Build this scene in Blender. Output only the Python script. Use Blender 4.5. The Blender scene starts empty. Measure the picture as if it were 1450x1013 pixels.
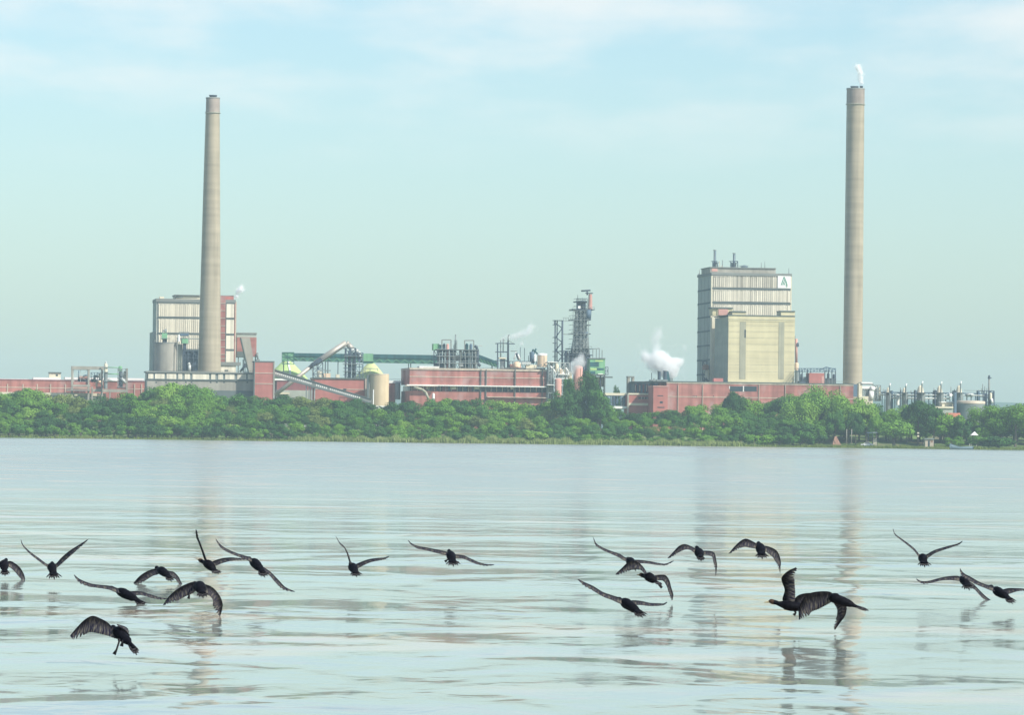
import bpy, math, random
from mathutils import Vector, Matrix, noise
random.seed(7)
sc = bpy.context.scene
COL = sc.collection
# ------------------------------------------------------------------ camera, sky, sun, exposure
F = 6000.0                       # focal length in pixels of a 1450 px wide frame
CX, CY = 725.0, 506.5
PITCH = math.radians(1.096); ROLL = math.radians(0.70); H = 1.8
cam = bpy.data.cameras.new("camera"); cob = bpy.data.objects.new("camera", cam); COL.objects.link(cob)
cam.sensor_width = 36.0; cam.lens = F / 1450.0 * 36.0; cam.clip_start = 0.5; cam.clip_end = 40000
cob.matrix_world = Matrix.Translation((0, 0, H)) @ Matrix.Rotation(math.pi/2 + PITCH, 4, 'X') @ Matrix.Rotation(ROLL, 4, 'Z')
sc.camera = cob
sc.view_settings.view_transform = 'Standard'; sc.view_settings.look = 'None'
sc.view_settings.gamma = 1.0; sc.view_settings.exposure = 0.50
sc.cycles.use_denoising = True
sc.cycles.max_bounces = 12; sc.cycles.diffuse_bounces = 2; sc.cycles.glossy_bounces = 3
sc.cycles.volume_bounces = 12; sc.cycles.transparent_max_bounces = 8
sc.cycles.volume_max_steps = 128; sc.cycles.volume_step_rate = 1.0
sc.cycles.sample_clamp_indirect = 6.0
SUN_EL, SUN_AZ = 42.0, 126.0     # azimuth in degrees clockwise from +Y (behind the camera, to the right)
sd = Vector((math.sin(math.radians(SUN_AZ))*math.cos(math.radians(SUN_EL)),
             math.cos(math.radians(SUN_AZ))*math.cos(math.radians(SUN_EL)), math.sin(math.radians(SUN_EL))))
sl = bpy.data.lights.new("sun", 'SUN'); sl.energy = 3.8; sl.angle = math.radians(0.5); sl.color = (1.0, 0.95, 0.85)
so = bpy.data.objects.new("sun", sl); COL.objects.link(so)
so.rotation_euler = sd.to_track_quat('Z', 'Y').to_euler(); so.location = (0, 0, 300)

w = bpy.data.worlds.new("World"); sc.world = w; w.use_nodes = True
nt = w.node_tree; nt.nodes.clear(); N = nt.nodes.new; L = nt.links.new
out = N('ShaderNodeOutputWorld'); bg = N('ShaderNodeBackground'); bg.inputs[1].default_value = 0.12
sky = N('ShaderNodeTexSky'); sky.sky_type = 'NISHITA'; sky.sun_disc = False
sky.sun_elevation = math.radians(SUN_EL); sky.sun_rotation = math.radians(SUN_AZ)
sky.altitude = 0; sky.air_density = 1.0; sky.dust_density = 1.2; sky.ozone_density = 1.5
tint = N('ShaderNodeMix'); tint.data_type = 'RGBA'; tint.blend_type = 'MULTIPLY'; tint.inputs[0].default_value = 1.0
tint.inputs[7].default_value = (0.85, 0.97, 0.985, 1)
L(sky.outputs[0], tint.inputs[6])
tc = N('ShaderNodeTexCoord'); sep = N('ShaderNodeSeparateXYZ'); L(tc.outputs['Generated'], sep.inputs[0])
def mth(op, a, b=None, tree=nt):
    n = tree.nodes.new('ShaderNodeMath'); n.operation = op
    for i, v in enumerate((a, b)):
        if v is None: continue
        if isinstance(v, (int, float)): n.inputs[i].default_value = v
        else: tree.links.new(v, n.inputs[i])
    return n.outputs[0]
zz = mth('ADD', mth('MAXIMUM', sep.outputs[2], 0.0), 0.045)
comb = N('ShaderNodeCombineXYZ'); L(mth('DIVIDE', sep.outputs[0], zz), comb.inputs[0]); L(mth('DIVIDE', sep.outputs[1], zz), comb.inputs[1])
cn = N('ShaderNodeTexNoise'); cn.inputs['Scale'].default_value = 2.1; cn.inputs['Detail'].default_value = 6; cn.inputs['Roughness'].default_value = 0.5
mp = N('ShaderNodeMapping'); mp.inputs['Location'].default_value = (6.4, 2.3, 0); mp.inputs['Scale'].default_value = (1.1, 0.42, 1)
L(comb.outputs[0], mp.inputs[0]); L(mp.outputs[0], cn.inputs['Vector'])
cr = N('ShaderNodeMapRange'); cr.inputs[1].default_value = 0.38; cr.inputs[2].default_value = 0.70; cr.inputs[3].default_value = 0; cr.inputs[4].default_value = 0.62
cr.interpolation_type = 'SMOOTHSTEP'
L(cn.outputs[0], cr.inputs[0])
up = N('ShaderNodeMapRange'); up.inputs[1].default_value = 0.062; up.inputs[2].default_value = 0.092; L(sep.outputs[2], up.inputs[0])
cl = N('ShaderNodeMix'); cl.data_type = 'RGBA'; cl.inputs[7].default_value = (6.3, 6.0, 5.7, 1)
hi = N('ShaderNodeMapRange'); hi.inputs[1].default_value = 0.11; hi.inputs[2].default_value = 0.30; hi.inputs[3].default_value = 1; hi.inputs[4].default_value = 0.25; L(sep.outputs[2], hi.inputs[0])
L(mth('MULTIPLY', mth('MULTIPLY', cr.outputs[0], up.outputs[0]), hi.outputs[0]), cl.inputs[0]); L(tint.outputs[2], cl.inputs[6])
L(cl.outputs[2], bg.inputs[0]); L(bg.outputs[0], out.inputs[0])

# ------------------------------------------------------------------ helpers
cR, sR = math.cos(ROLL), math.sin(ROLL); cP, sP = math.cos(PITCH), math.sin(PITCH)
def ray(px, py):
    dx, dy = px - CX, py - CY
    u = dx*cR + dy*sR; v = -dx*sR + dy*cR
    return Vector((u, F*cP + v*sP, F*sP - v*cP))
CAM = Vector((0, 0, H))
def W(px, py, Y):
    r = ray(px, py); return CAM + r*(Y/r.y)

MATS = {}
def mat(name, col, rough=0.85, var=0.18, streak=0.0, ribs=0.0, bands=0.0, metal=0.0, scale=0.25, col2=None, spec=0.3):
    """procedural paint / concrete / cladding: blotches, vertical streaks, ribs (along x) and casting bands (along z)"""
    m = bpy.data.materials.new(name); m.use_nodes = True; t = m.node_tree; MATS[name] = m
    b = t.nodes['Principled BSDF']; b.inputs['Roughness'].default_value = rough; b.inputs['Metallic'].default_value = metal
    b.inputs['Specular IOR Level'].default_value = spec
    tc = t.nodes.new('ShaderNodeTexCoord')
    def nz(sx, sy, sz, det=4):
        mp = t.nodes.new('ShaderNodeMapping'); mp.inputs['Scale'].default_value = (sx, sy, sz)
        n = t.nodes.new('ShaderNodeTexNoise'); n.inputs['Scale'].default_value = 1.0; n.inputs['Detail'].default_value = det
        t.links.new(tc.outputs['Object'], mp.inputs[0]); t.links.new(mp.outputs[0], n.inputs['Vector'])
        r = t.nodes.new('ShaderNodeMapRange'); r.inputs[1].default_value = 0.3; r.inputs[2].default_value = 0.7
        r.inputs[3].default_value = -1; r.inputs[4].default_value = 1; t.links.new(n.outputs[0], r.inputs[0]); return r.outputs[0]
    fac = mth('MULTIPLY', nz(scale, scale, scale), var, t)
    if streak: fac = mth('ADD', fac, mth('MULTIPLY', nz(0.55, 0.55, 0.03), streak, t), t)
    if ribs: fac = mth('ADD', fac, mth('MULTIPLY', nz(1.1, 0.05, 0.012, 2), ribs, t), t)
    if bands: fac = mth('ADD', fac, mth('MULTIPLY', nz(0.01, 0.01, 0.45, 3), bands, t), t)
    val = mth('ADD', fac, 1.0, t)
    mx = t.nodes.new('ShaderNodeMix'); mx.data_type = 'RGBA'; mx.blend_type = 'MULTIPLY'; mx.inputs[0].default_value = 1
    mx.inputs[6].default_value = (*col, 1); cb = t.nodes.new('ShaderNodeCombineColor')
    for i in range(3): t.links.new(val, cb.inputs[i])
    t.links.new(cb.outputs[0], mx.inputs[7]); res = mx.outputs[2]
    if col2:
        m2 = t.nodes.new('ShaderNodeMix'); m2.data_type = 'RGBA'; m2.inputs[7].default_value = (*col2, 1)
        q = t.nodes.new('ShaderNodeMapRange'); q.inputs[1].default_value = 0.1; q.inputs[2].default_value = 0.9
        t.links.new(nz(scale*0.7, scale*0.7, scale*0.5), q.inputs[0]); t.links.new(q.outputs[0], m2.inputs[0]); t.links.new(res, m2.inputs[6]); res = m2.outputs[2]
    t.links.new(res, b.inputs['Base Color'])
    return m

class M:
    """collects geometry for ONE mesh object"""
    def __init__(s): s.v = []; s.f = []; s.sm = []
    def add(s, vs, fs, smooth=False):
        o = len(s.v); s.v += [tuple(p) for p in vs]; s.f += [tuple(i+o for i in f) for f in fs]; s.sm += [smooth]*len(fs)
    def box3(s, a, b):
        (x0, y0, z0), (x1, y1, z1) = a, b
        s.add([(x0,y0,z0),(x1,y0,z0),(x1,y1,z0),(x0,y1,z0),(x0,y0,z1),(x1,y0,z1),(x1,y1,z1),(x0,y1,z1)],
              [(0,3,2,1),(4,5,6,7),(0,1,5,4),(1,2,6,5),(2,3,7,6),(3,0,4,7)])
    def hexa(s, p):  # 8 points: bottom ring, top ring
        s.add(p, [(0,3,2,1),(4,5,6,7),(0,1,5,4),(1,2,6,5),(2,3,7,6),(3,0,4,7)])
    def lathe(s, c, prof, n=20, axis='Z', cap=True):
        c = Vector(c); vs = []; fs = []
        for (r, z) in prof:
            for i in range(n):
                a = 2*math.pi*i/n
                if axis == 'Z': vs.append(c + Vector((r*math.cos(a), r*math.sin(a), z)))
                elif axis == 'X': vs.append(c + Vector((z, r*math.cos(a), r*math.sin(a))))
                else: vs.append(c + Vector((r*math.cos(a), z, r*math.sin(a))))
        for k in range(len(prof)-1):
            for i in range(n):
                j = (i+1) % n; fs.append((k*n+i, k*n+j, (k+1)*n+j, (k+1)*n+i))
        s.add(vs, fs, True)
        if cap:
            s.add(vs[:n], [tuple(range(n))[::-1]]); s.add(vs[-n:], [tuple(range(n))])
    def bar(s, a, b, r, r2=None, n=4):
        a = Vector(a); b = Vector(b); d = b-a
        if d.length < 1e-6: return
        d.normalize(); u = d.cross(Vector((0,0,1)))
        if u.length < 0.01: u = Vector((1,0,0))
        u.normalize(); w_ = d.cross(u); r2 = r if r2 is None else r2; vs = []
        for p, rr in ((a, r), (b, r2)):
            for i in range(n):
                t = 2*math.pi*(i+0.5)/n; vs.append(p + (u*math.cos(t)+w_*math.sin(t))*rr)
        s.add(vs, [(i, (i+1)%n, n+(i+1)%n, n+i) for i in range(n)] + [tuple(range(n))[::-1], tuple(range(n, 2*n))], n > 5)
    def build(s, name, m, parent=None, loc=None):
        me = bpy.data.meshes.new(name); me.from_pydata(s.v, [], s.f)
        me.polygons.foreach_set('use_smooth', s.sm); me.materials.append(m)
        o = bpy.data.objects.new(name, me); COL.objects.link(o)
        if parent: o.parent = parent
        if loc is not None: o.location = loc
        return o

def tag(o, label=None, cat=None, group=None, kind=None):
    if label: o['label'] = label
    if cat: o['category'] = cat
    if group: o['group'] = group
    if kind: o['kind'] = kind
    return o

GZ = 5.0      # factory ground level above the water
ROT = math.radians(8.6)
class Part(M):
    def __init__(s, T, name, m, parent=None): super().__init__(); s.T = T; s.name = name; s.m = m; s.par = parent
    def box(s, x0, x1, y0, y1, d0=0.0, d1=1.0):
        """front face seen at photo pixels x0..x1, y0(top)..y1(bottom), between depths d0 and d1 behind the front plane"""
        T = s.T; xm, ym = (x0+x1)/2, (y0+y1)/2
        a = T.loc(x0, ym, d0); b = T.loc(x1, ym, d0); t = T.loc(xm, y0, d0); g = T.loc(xm, y1, d0)
        s.box3((a.x, d0, g.z), (b.x, d1, t.z)); return s
    def ground(s, x0, x1, y0, d0=0.0, d1=1.0, zb=0.0):
        T = s.T; xm = (x0+x1)/2; a = T.loc(x0, y0+8, d0); b = T.loc(x1, y0+8, d0); t = T.loc(xm, y0, d0)
        s.box3((a.x, d0, zb), (b.x, d1, t.z)); return s
    def cyl(s, x0, x1, y0, y1, d=0.0, n=20, dome=0.0, top=None):
        T = s.T; xm = (x0+x1)/2; ym = (y0+y1)/2
        a = T.loc(x0, ym, d); b = T.loc(x1, ym, d); t = T.loc(xm, y0, d); g = T.loc(xm, y1, d); r = (b.x-a.x)/2
        rt = r if top is None else r*top
        pr = [(r, g.z), (rt, t.z)]
        if dome: pr += [(rt*0.9, t.z+dome*0.3), (rt*0.55, t.z+dome*0.8), (rt*0.08, t.z+dome)]
        s.lathe(((a.x+b.x)/2, d, 0), pr, n); return s
    def line(s, pts, r, n=6):
        q = [s.T.loc(*p) for p in pts]
        for a, b in zip(q, q[1:]): s.bar(a, b, r, n=n)
        return s
    def lattice(s, x0, x1, y0, y1, d0, d1, nx, ny, r=0.16, brace=True, back=True):
        T = s.T
        for d in ((d0, d1) if back else (d0,)):
            for i in range(nx+1):
                x = x0+(x1-x0)*i/nx; s.bar(T.loc(x, y0, d), T.loc(x, y1, d), r)
            for j in range(ny+1):
                y = y0+(y1-y0)*j/ny; s.bar(T.loc(x0, y, d), T.loc(x1, y, d), r*0.85)
            if brace:
                for i in range(nx):
                    for j in range(ny):
                        xa = x0+(x1-x0)*i/nx; xb = x0+(x1-x0)*(i+1)/nx; ya = y0+(y1-y0)*j/ny; yb = y0+(y1-y0)*(j+1)/ny
                        if (i+j) % 2: xa, xb = xb, xa
                        s.bar(T.loc(xa, ya, d), T.loc(xb, yb, d), r*0.6)
        if back:
            for i in range(nx+1):
                for j in range(ny+1):
                    x = x0+(x1-x0)*i/nx; y = y0+(y1-y0)*j/ny
                    p = T.loc(x, y, d0); s.bar(p, (p.x, d1, p.z), r*0.7)
        return s
ALL_T = []
SUB = {'mullion': ('window_band', 'window'), 'window_frame': ('window',), 'string_course': ('wall', 'upper_wall'), 'joint': ('front_panel',), 'rim': ('shell', 'pipe'), 'brace': ('truss',), 'sill': ('wall_panel',),
       'ladder': ('shell',), 'railing': ('landing', 'roof'), 'lid': ('shell',), 'pipe_tip': ('vent_pipe',), 'rain_cap': ('pipe',), 'roof_edge': ('roof',), 'side_beam': ('side_wall',), 'side_joint': ('side_wall',), 'pink_patch': ('penthouse',), 'roof_box_cap': ('roof_box',)}
class T:
    def __init__(s, name, label, cat, px, Y, rot=ROT, group=None, gz=GZ):
        w0 = W(px, 600, Y); s.o = bpy.data.objects.new(name, None); COL.objects.link(s.o); s.o.empty_display_size = 1
        s.base = Vector((w0.x, Y, gz)); s.o.location = s.base; s.o.rotation_euler = (0, 0, rot); s.rot = rot
        s.ax = Vector((math.cos(rot), math.sin(rot), 0)); s.ay = Vector((-math.sin(rot), math.cos(rot), 0))
        tag(s.o, label, cat, group); s.parts = []; ALL_T.append(s)
    def loc(s, px, py, d=0.0):
        r = ray(px, py); p0 = s.base + s.ay*d; t = (p0-CAM).dot(s.ay)/r.dot(s.ay); p = CAM + r*t - s.base
        return Vector((p.dot(s.ax), p.dot(s.ay), p.z))
    def part(s, name, m, parent=None):
        p = Part(s, name, MATS[m], parent); s.parts.append(p); return p
    def each(s, name, m, boxes, parent=None):
        for b in boxes: s.part(name, m, parent).box(*b)
    def end(s):
        for p in s.parts:
            if not p.par:
                for c, hosts in SUB.items():
                    if p.name == c:
                        h = [q for q in s.parts if q.name in hosts and q is not p and q.par is None]
                        if h and s.parts.index(h[0]) < s.parts.index(p): p.par = h[0]
        for p in s.parts:
            p.obj = p.build(p.name, p.m, p.par.obj if p.par else s.o)
        return s

# ------------------------------------------------------------------ materials
mat('white_clad', (0.72, 0.66, 0.53), ribs=0.20, var=0.05)
mat('stained_clad', (0.58, 0.53, 0.43), ribs=0.38, var=0.08)
mat('grey_clad', (0.37, 0.39, 0.34), ribs=0.05, streak=0.04, var=0.1)
mat('dark_trim', (0.12, 0.145, 0.14), var=0.1)
mat('grey_trim', (0.22, 0.23, 0.21), var=0.1)
mat('concrete', (0.33, 0.31, 0.26), streak=0.18, var=0.12)
mat('chimney_concrete', (0.36, 0.31, 0.225), bands=0.14, streak=0.15, var=0.09, scale=0.12)
mat('chimney_top', (0.31, 0.26, 0.22), bands=0.10, streak=0.2, var=0.1)
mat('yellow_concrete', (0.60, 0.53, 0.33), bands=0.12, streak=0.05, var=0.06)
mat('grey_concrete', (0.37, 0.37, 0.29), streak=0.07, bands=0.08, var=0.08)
mat('strip_concrete', (0.36, 0.345, 0.25), streak=0.15, var=0.1)
mat('red_brick', (0.37, 0.15, 0.125), bands=0.16, streak=0.24, var=0.20, col2=(0.42, 0.27, 0.25))
mat('bright_brick', (0.42, 0.155, 0.13), bands=0.08, streak=0.1, var=0.08)
mat('dark_brick', (0.23, 0.09, 0.09), streak=0.15, var=0.15)
mat('pale_line', (0.50, 0.42, 0.33), streak=0.2, var=0.12)
mat('beige_silo', (0.58, 0.46, 0.30), streak=0.10, var=0.08)
mat('peach_paint', (0.70, 0.52, 0.36), streak=0.06, var=0.06)
mat('steel_dark', (0.055, 0.075, 0.10), var=0.25, rough=0.6)
mat('steel_blue', (0.09, 0.14, 0.19), var=0.25, rough=0.6)
mat('steel_grey', (0.22, 0.25, 0.24), var=0.25, rough=0.55, metal=0.2)
mat('steel_light', (0.48, 0.50, 0.47), var=0.2, rough=0.5, metal=0.2)
mat('galvanised', (0.46, 0.42, 0.36), var=0.1, rough=0.5, metal=0.3)
mat('green_steel', (0.06, 0.17, 0.145), ribs=0.25, var=0.2)
mat('dark_green', (0.03, 0.10, 0.11), ribs=0.25, var=0.2)
mat('green_clad', (0.19, 0.40, 0.22), ribs=0.15, var=0.12)
mat('lime_dome', (0.47, 0.62, 0.24), streak=0.08, var=0.05)
mat('lime_dome_pale', (0.56, 0.60, 0.28), streak=0.08, var=0.05)
mat('white_paint', (0.80, 0.79, 0.74), var=0.05)
mat('cream_paint', (0.66, 0.60, 0.45), var=0.08)
mat('pink_paint', (0.55, 0.30, 0.25), streak=0.1, var=0.15)
mat('red_paint', (0.46, 0.17, 0.15), streak=0.1, var=0.1)
mat('rust', (0.30, 0.17, 0.12), streak=0.15, var=0.2)
mat('glass_dark', (0.03, 0.05, 0.06), rough=0.25, var=0.2, spec=0.5)
mat('logo_green', (0.05, 0.24, 0.16), var=0.03)
mat('logo_grey', (0.40, 0.42, 0.34), var=0.03)
mat('roof_tile', (0.48, 0.17, 0.10), var=0.15, ribs=0.1)
mat('boat_paint', (0.24, 0.33, 0.36), var=0.15, rough=0.5)
mat('boat_inside', (0.45, 0.42, 0.36), var=0.15)
mat('bark', (0.12, 0.10, 0.075), streak=0.3, var=0.2, scale=2)
mat('car_paint', (0.72, 0.72, 0.70), rough=0.3, var=0.02, spec=0.5)
mat('rubber', (0.03, 0.03, 0.03), var=0.1)
mat('skin', (0.45, 0.28, 0.2), var=0.05)
# ------------------------------------------------------------------ water, ground, hills
def water():
    m = M(); X = 4200
    m.add([(-X, -400, 0), (X, -400, 0), (X, 1401.5, 0), (-X, 1401.5, 0)], [(0, 1, 2, 3)])
    mt = bpy.data.materials.new('river_water'); mt.use_nodes = True; t = mt.node_tree; b = t.nodes['Principled BSDF']
    b.inputs['Base Color'].default_value = (0.24, 0.30, 0.30, 1); b.inputs['Roughness'].default_value = 0.06; b.inputs['IOR'].default_value = 1.333
    tc = t.nodes.new('ShaderNodeTexCoord')
    def nz(sx, sy, det, rough=0.5, off=0, dist=0.0):
        mp = t.nodes.new('ShaderNodeMapping'); mp.inputs['Scale'].default_value = (sx, sy, 1); mp.inputs['Location'].default_value = (off, off*1.7, 0)
        mp.inputs['Rotation'].default_value = (0, 0, 0.06*off)
        n = t.nodes.new('ShaderNodeTexNoise'); n.inputs['Scale'].default_value = 1; n.inputs['Detail'].default_value = det; n.inputs['Roughness'].default_value = rough
        n.inputs['Distortion'].default_value = dist
        t.links.new(tc.outputs['Object'], mp.inputs[0]); t.links.new(mp.outputs[0], n.inputs['Vector']); return n.outputs[0]
    def sm(v, a, b_, lo, hi):
        r = t.nodes.new('ShaderNodeMapRange'); r.interpolation_type = 'SMOOTHSTEP'; t.links.new(v, r.inputs[0])
        for i, q in enumerate((a, b_, lo, hi)): r.inputs[i+1].default_value = q
        return r.outputs[0]
    swell = mth('MULTIPLY', nz(0.55, 0.30, 1.5, off=1, dist=0.8), 0.105, t)
    mid = mth('MULTIPLY', nz(1.9, 1.15, 2, off=3, dist=0.6), 0.0145, t)
    small = mth('MULTIPLY', nz(5.5, 4.0, 1.5, 0.5, off=5), 0.0022, t)
    patch = sm(nz(0.035, 0.10, 2, off=7), 0.40, 0.62, 0.15, 1.1)        # calmer and more ruffled water
    hgt = mth('ADD', mth('MULTIPLY', mth('ADD', swell, mid, t), mth('ADD', mth('MULTIPLY', patch, 0.8, t), 0.3, t), t), mth('MULTIPLY', small, patch, t), t)
    silt = sm(nz(0.22, 0.28, 3, off=11), 0.55, 0.66, 0.0, 0.7); mc = t.nodes.new('ShaderNodeMix'); mc.data_type = 'RGBA'
    mc.inputs[6].default_value = (0.31, 0.345, 0.30, 1); mc.inputs[7].default_value = (0.62, 0.44, 0.32, 1); t.links.new(silt, mc.inputs[0]); t.links.new(mc.outputs[2], b.inputs['Base Color'])
    bp = t.nodes.new('ShaderNodeBump'); bp.inputs['Strength'].default_value = 1.0; bp.inputs['Distance'].default_value = 1.0
    t.links.new(hgt, bp.inputs['Height']); t.links.new(bp.outputs[0], b.inputs['Normal'])
    sp = t.nodes.new('ShaderNodeSeparateXYZ'); t.links.new(tc.outputs['Object'], sp.inputs[0])
    far = sm(nz(0.016, 0.0045, 4, off=13), 0.35, 0.65, -0.045, 0.05)
    rg = mth('ADD', mth('MULTIPLY', far, sm(sp.outputs[1], 60.0, 400.0, 0.0, 1.0), t), sm(sp.outputs[1], 36.0, 200.0, 0.07, 0.21), t); t.links.new(rg, b.inputs['Roughness'])
    tag(m.build('river_water', mt), kind='structure')
water()

def gh(x, y):
    s = lambda a, b, v: max(0, min(1, (v-a)/(b-a)))**2*(3-2*max(0, min(1, (v-a)/(b-a))))
    sh = 1401 + 0.0*x
    z = -3 + 3.25*s(sh-9, sh+1.5, y) + 4.75*s(sh+4, 1476, y)
    if sh+3 < y < 1476: z += 0.5*noise.noise(Vector((x*0.04, y*0.06, 0)))
    return z
def ground():
    xs = [-9000, -5000, -2500, -1200, -700, -450] + [i*6.0-300 for i in range(101)] + [450, 700, 1200, 2500, 5000, 9000]
    ys = [-400, 200, 800, 1300, 1385] + [1390+i*2.0 for i in range(50)] + [1500, 1560, 1700, 2200, 3500, 6000, 9500]
    m = M(); nx = len(xs)
    m.add([(x, y, gh(x, y)) for y in ys for x in xs],
          [(j*nx+i, j*nx+i+1, (j+1)*nx+i+1, (j+1)*nx+i) for j in range(len(ys)-1) for i in range(nx-1)], True)
    mat('bank_grass', (0.13, 0.20, 0.06), var=0.35, scale=0.12, col2=(0.20, 0.17, 0.10))
    tag(m.build('ground', MATS['bank_grass']), kind='structure')
    mat('hill_wood', (0.05, 0.09, 0.05), var=0.3, scale=0.01)
    m = M(); n = 160; vs = []
    for j, (y, k) in enumerate(((5600, 0), (5900, 0.55), (6300, 1), (7000, 0.2))):
        for i in range(n+1):
            x = -5200 + 10400*i/n
            h_ = 52 + 10*math.sin(x/900+1.0) + 9*noise.noise(Vector((x*0.0016, 3, 0))) + 3*noise.noise(Vector((x*0.01, 9, 0)))
            vs.append((x, y + 60*noise.noise(Vector((x*0.002, j, 0))), 4 + h_*k))
    m.add(vs, [(j*(n+1)+i, j*(n+1)+i+1, (j+1)*(n+1)+i+1, (j+1)*(n+1)+i) for j in range(3) for i in range(n)], True)
    tag(m.build('hills', MATS['hill_wood']), kind='structure')
ground()
# ------------------------------------------------------------------ the mill, from left to right
def red_wall(t, x0, x1, y0, y1, d0, d1, m='red_brick', lines=(), cope='pale_line', name='wall'):
    w_ = t.part(name, m).ground(x0, x1, y0+1.2, d0, d1)
    if cope: t.part('coping', cope).box(x0-0.6, x1+0.6, y0, y0+1.6, d0-0.15, d1+0.15)
    if lines:
        p = t.part('string_course', 'pale_line')
        for y in lines: p.box(x0, x1, y-0.45, y+0.55, d0-0.12, d0+0.2)
    return w_

def clad_block(t, x0, x1, y0, ys, y1, d, m='white_clad', side='grey_clad', trim='dark_trim'):
    """cladded tower: front split into tiers by dark shadow-gap beams at ys"""
    t.part('wall', side).ground(x0, x1, y0, 0, d)
    tiers = [y0+1.5] + list(ys) + [y1]; p = t.part('cladding', m); q = t.part('floor_beam', trim)
    for a, b in zip(tiers, tiers[1:]): p.box(x0+1, x1-1, a+1.2, b-0.4, -0.25, 0.1)
    for y in ys: q.box(x0+0.5, x1-0.5, y-0.9, y+0.7, -0.3, 0.15)

def clad(t, m, x0, x1, tiers, name='cladding'):
    for a, b in tiers:
        p = t.part(name, m); p.box(x0, x1, a, b, -0.3, 0.1); x = x0+1.2
        while x < x1-1: p.box(x, x+0.55, a+0.3, b-0.3, -0.52, -0.28); x += 2.9
# --- long red sheds at the far left
t = T('factory_shed', 'long low red brick shed at the far left with pale horizontal bands', 'building', 105, 1496)
red_wall(t, -60, 207, 538, 566, 0, 14, lines=(549.5,), cope='dark_brick')
t.each('pilaster', 'pale_line', [(x, x+1.3, 544, 566, -0.3, 0.1) for x in (-40, -5, 10, 32, 52, 71, 92, 190, 200)])
p = t.part('roof', 'white_paint'); p.box(47, 86, 535, 538.2, 4, 12); p.box(92, 204, 535.3, 538.2, 5, 12); p.box(-60, 40, 536.4, 538.2, 5, 12)
t.part('lower_roof', 'cream_paint').box(-60, 150, 556, 560, -6, -0.2)
p = t.part('wall_panel', 'grey_clad'); p.box(-60, 150, 560, 572, -5.6, -0.4)
t.end()
t = T('roof_hut', 'small beige hut with a dark flat roof on top of the far left red shed', 'hut', 78, 1500)
t.part('wall', 'cream_paint').box(69.5, 86, 528.5, 539, 0, 4); t.part('roof', 'dark_trim').box(69, 87, 527.3, 528.8, -0.3, 4.3)
t.part('window', 'glass_dark').box(79, 82, 530.5, 533, -0.06, 0.1); t.end()
# --- portal gantry
t = T('concrete_gantry', 'grey concrete portal frame around pipework in front of the far left red shed', 'gantry', 125, 1484)
p = t.part('beam', 'concrete'); p.box(101, 147, 519, 523.6, 0, 2.2); p.box(101, 128, 545, 548.2, 0, 2.2); p.box(131, 181, 551.5, 555.6, 0, 2.2)
for x0, x1, y0, y1 in ((101, 103.8, 523, 552), (124.5, 127, 523, 556), (129.5, 131.6, 548, 563), (155, 156.5, 555, 563), (178.5, 181, 522, 566), (143.5, 146, 523, 548)):
    t.part('column', 'concrete').ground(x0, x1, y0, 0.1, 2.0)
p = t.part('wall', 'red_brick'); p.box(104, 127, 541, 545, 0.8, 2.0); p.box(131, 180, 548, 551.5, 0.4, 2.0)
p = t.part('walkway', 'grey_trim'); p.box(94, 128, 552.3, 554, -1, 1.5); p.line([(94, 550.5, -1), (128, 551, -1)], 0.08)
for i in range(14): p.line([(95+i*2.4, 550.5, -1), (95+i*2.4, 553.5, -1)], 0.05, 4)
t.part('cross_brace', 'steel_light').lattice(104, 124, 524, 541, 0.9, 1.4, 2, 2, 0.09, True, False)
t.end()
t = T('pump_skid', 'pink and dark pump unit standing inside the concrete portal frame', 'machine', 117, 1489)
t.part('casing', 'pink_paint').box(112.5, 124, 533, 538, 0, 3); t.part('base', 'steel_dark').box(110.5, 124.4, 538, 541.5, -0.3, 3.2)
p = t.part('pipe', 'steel_blue'); p.line([(111, 541, 0), (111.6, 525, 0)], 0.2); p.line([(118, 533, 0), (123, 531.5, 0)], 0.3); t.end()
t = T('valve_rack', 'dark blue rack of valves and pipes in the right bay of the portal frame', 'machine', 137, 1489)
p = t.part('frame', 'steel_blue'); p.lattice(129, 143, 528, 541, 0, 3, 3, 2, 0.16)
p = t.part('pipe', 'steel_grey'); p.line([(134, 541, -0.4), (134, 533, -0.4), (141, 533, -0.4)], 0.4); p.cyl(140, 143.6, 529, 542, -0.5, 10)
t.part('casing', 'steel_dark').box(130, 137, 537, 541.5, 0.4, 2.4); t.part('pipe_arch', 'peach_paint').line([(136.5, 551, -1), (137, 541, -1), (143, 541, -1), (143.3, 544, -1)], 0.4); t.end()
t = T('vent_column', 'slim yellowish column with a grey lower half between the gantry and the green unit', 'column', 149.5, 1483)
t.part('shaft', 'steel_grey').cyl(147, 152.4, 527, 551, 0, 12); t.part('upper_shaft', 'cream_paint').cyl(147.2, 152.4, 517, 527, 0, 12, 0.6)
t.part('valve', 'steel_light').cyl(148.4, 151.2, 513, 517, 0, 8, 0.3)
p = t.part('platform', 'steel_grey')
for y in (520, 527, 540): p.box(146, 153.6, y, y+0.7, -1, 1)
t.end()
t = T('process_unit', 'dark steel unit with yellow green top piped to the slim yellowish column', 'machine', 171, 1486)
t.part('frame', 'steel_grey').lattice(167, 179, 523, 549, 0, 4, 2, 4, 0.17)
t.part('vessel', 'steel_blue').cyl(168, 174, 528, 549, 1.5, 12, 0.6); t.part('hopper', 'cream_paint').cyl(174, 179.5, 526, 537, 1.6, 12, 0, 0.6)
t.part('head', 'green_clad').cyl(167.5, 173, 520, 526, 1.5, 12, 0.4)
p = t.part('pipe', 'green_clad'); p.line([(151, 520.4, 0), (171, 521, 0)], 0.16); p.line([(151, 529.8, 0), (168, 530, 0)], 0.2)
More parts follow.
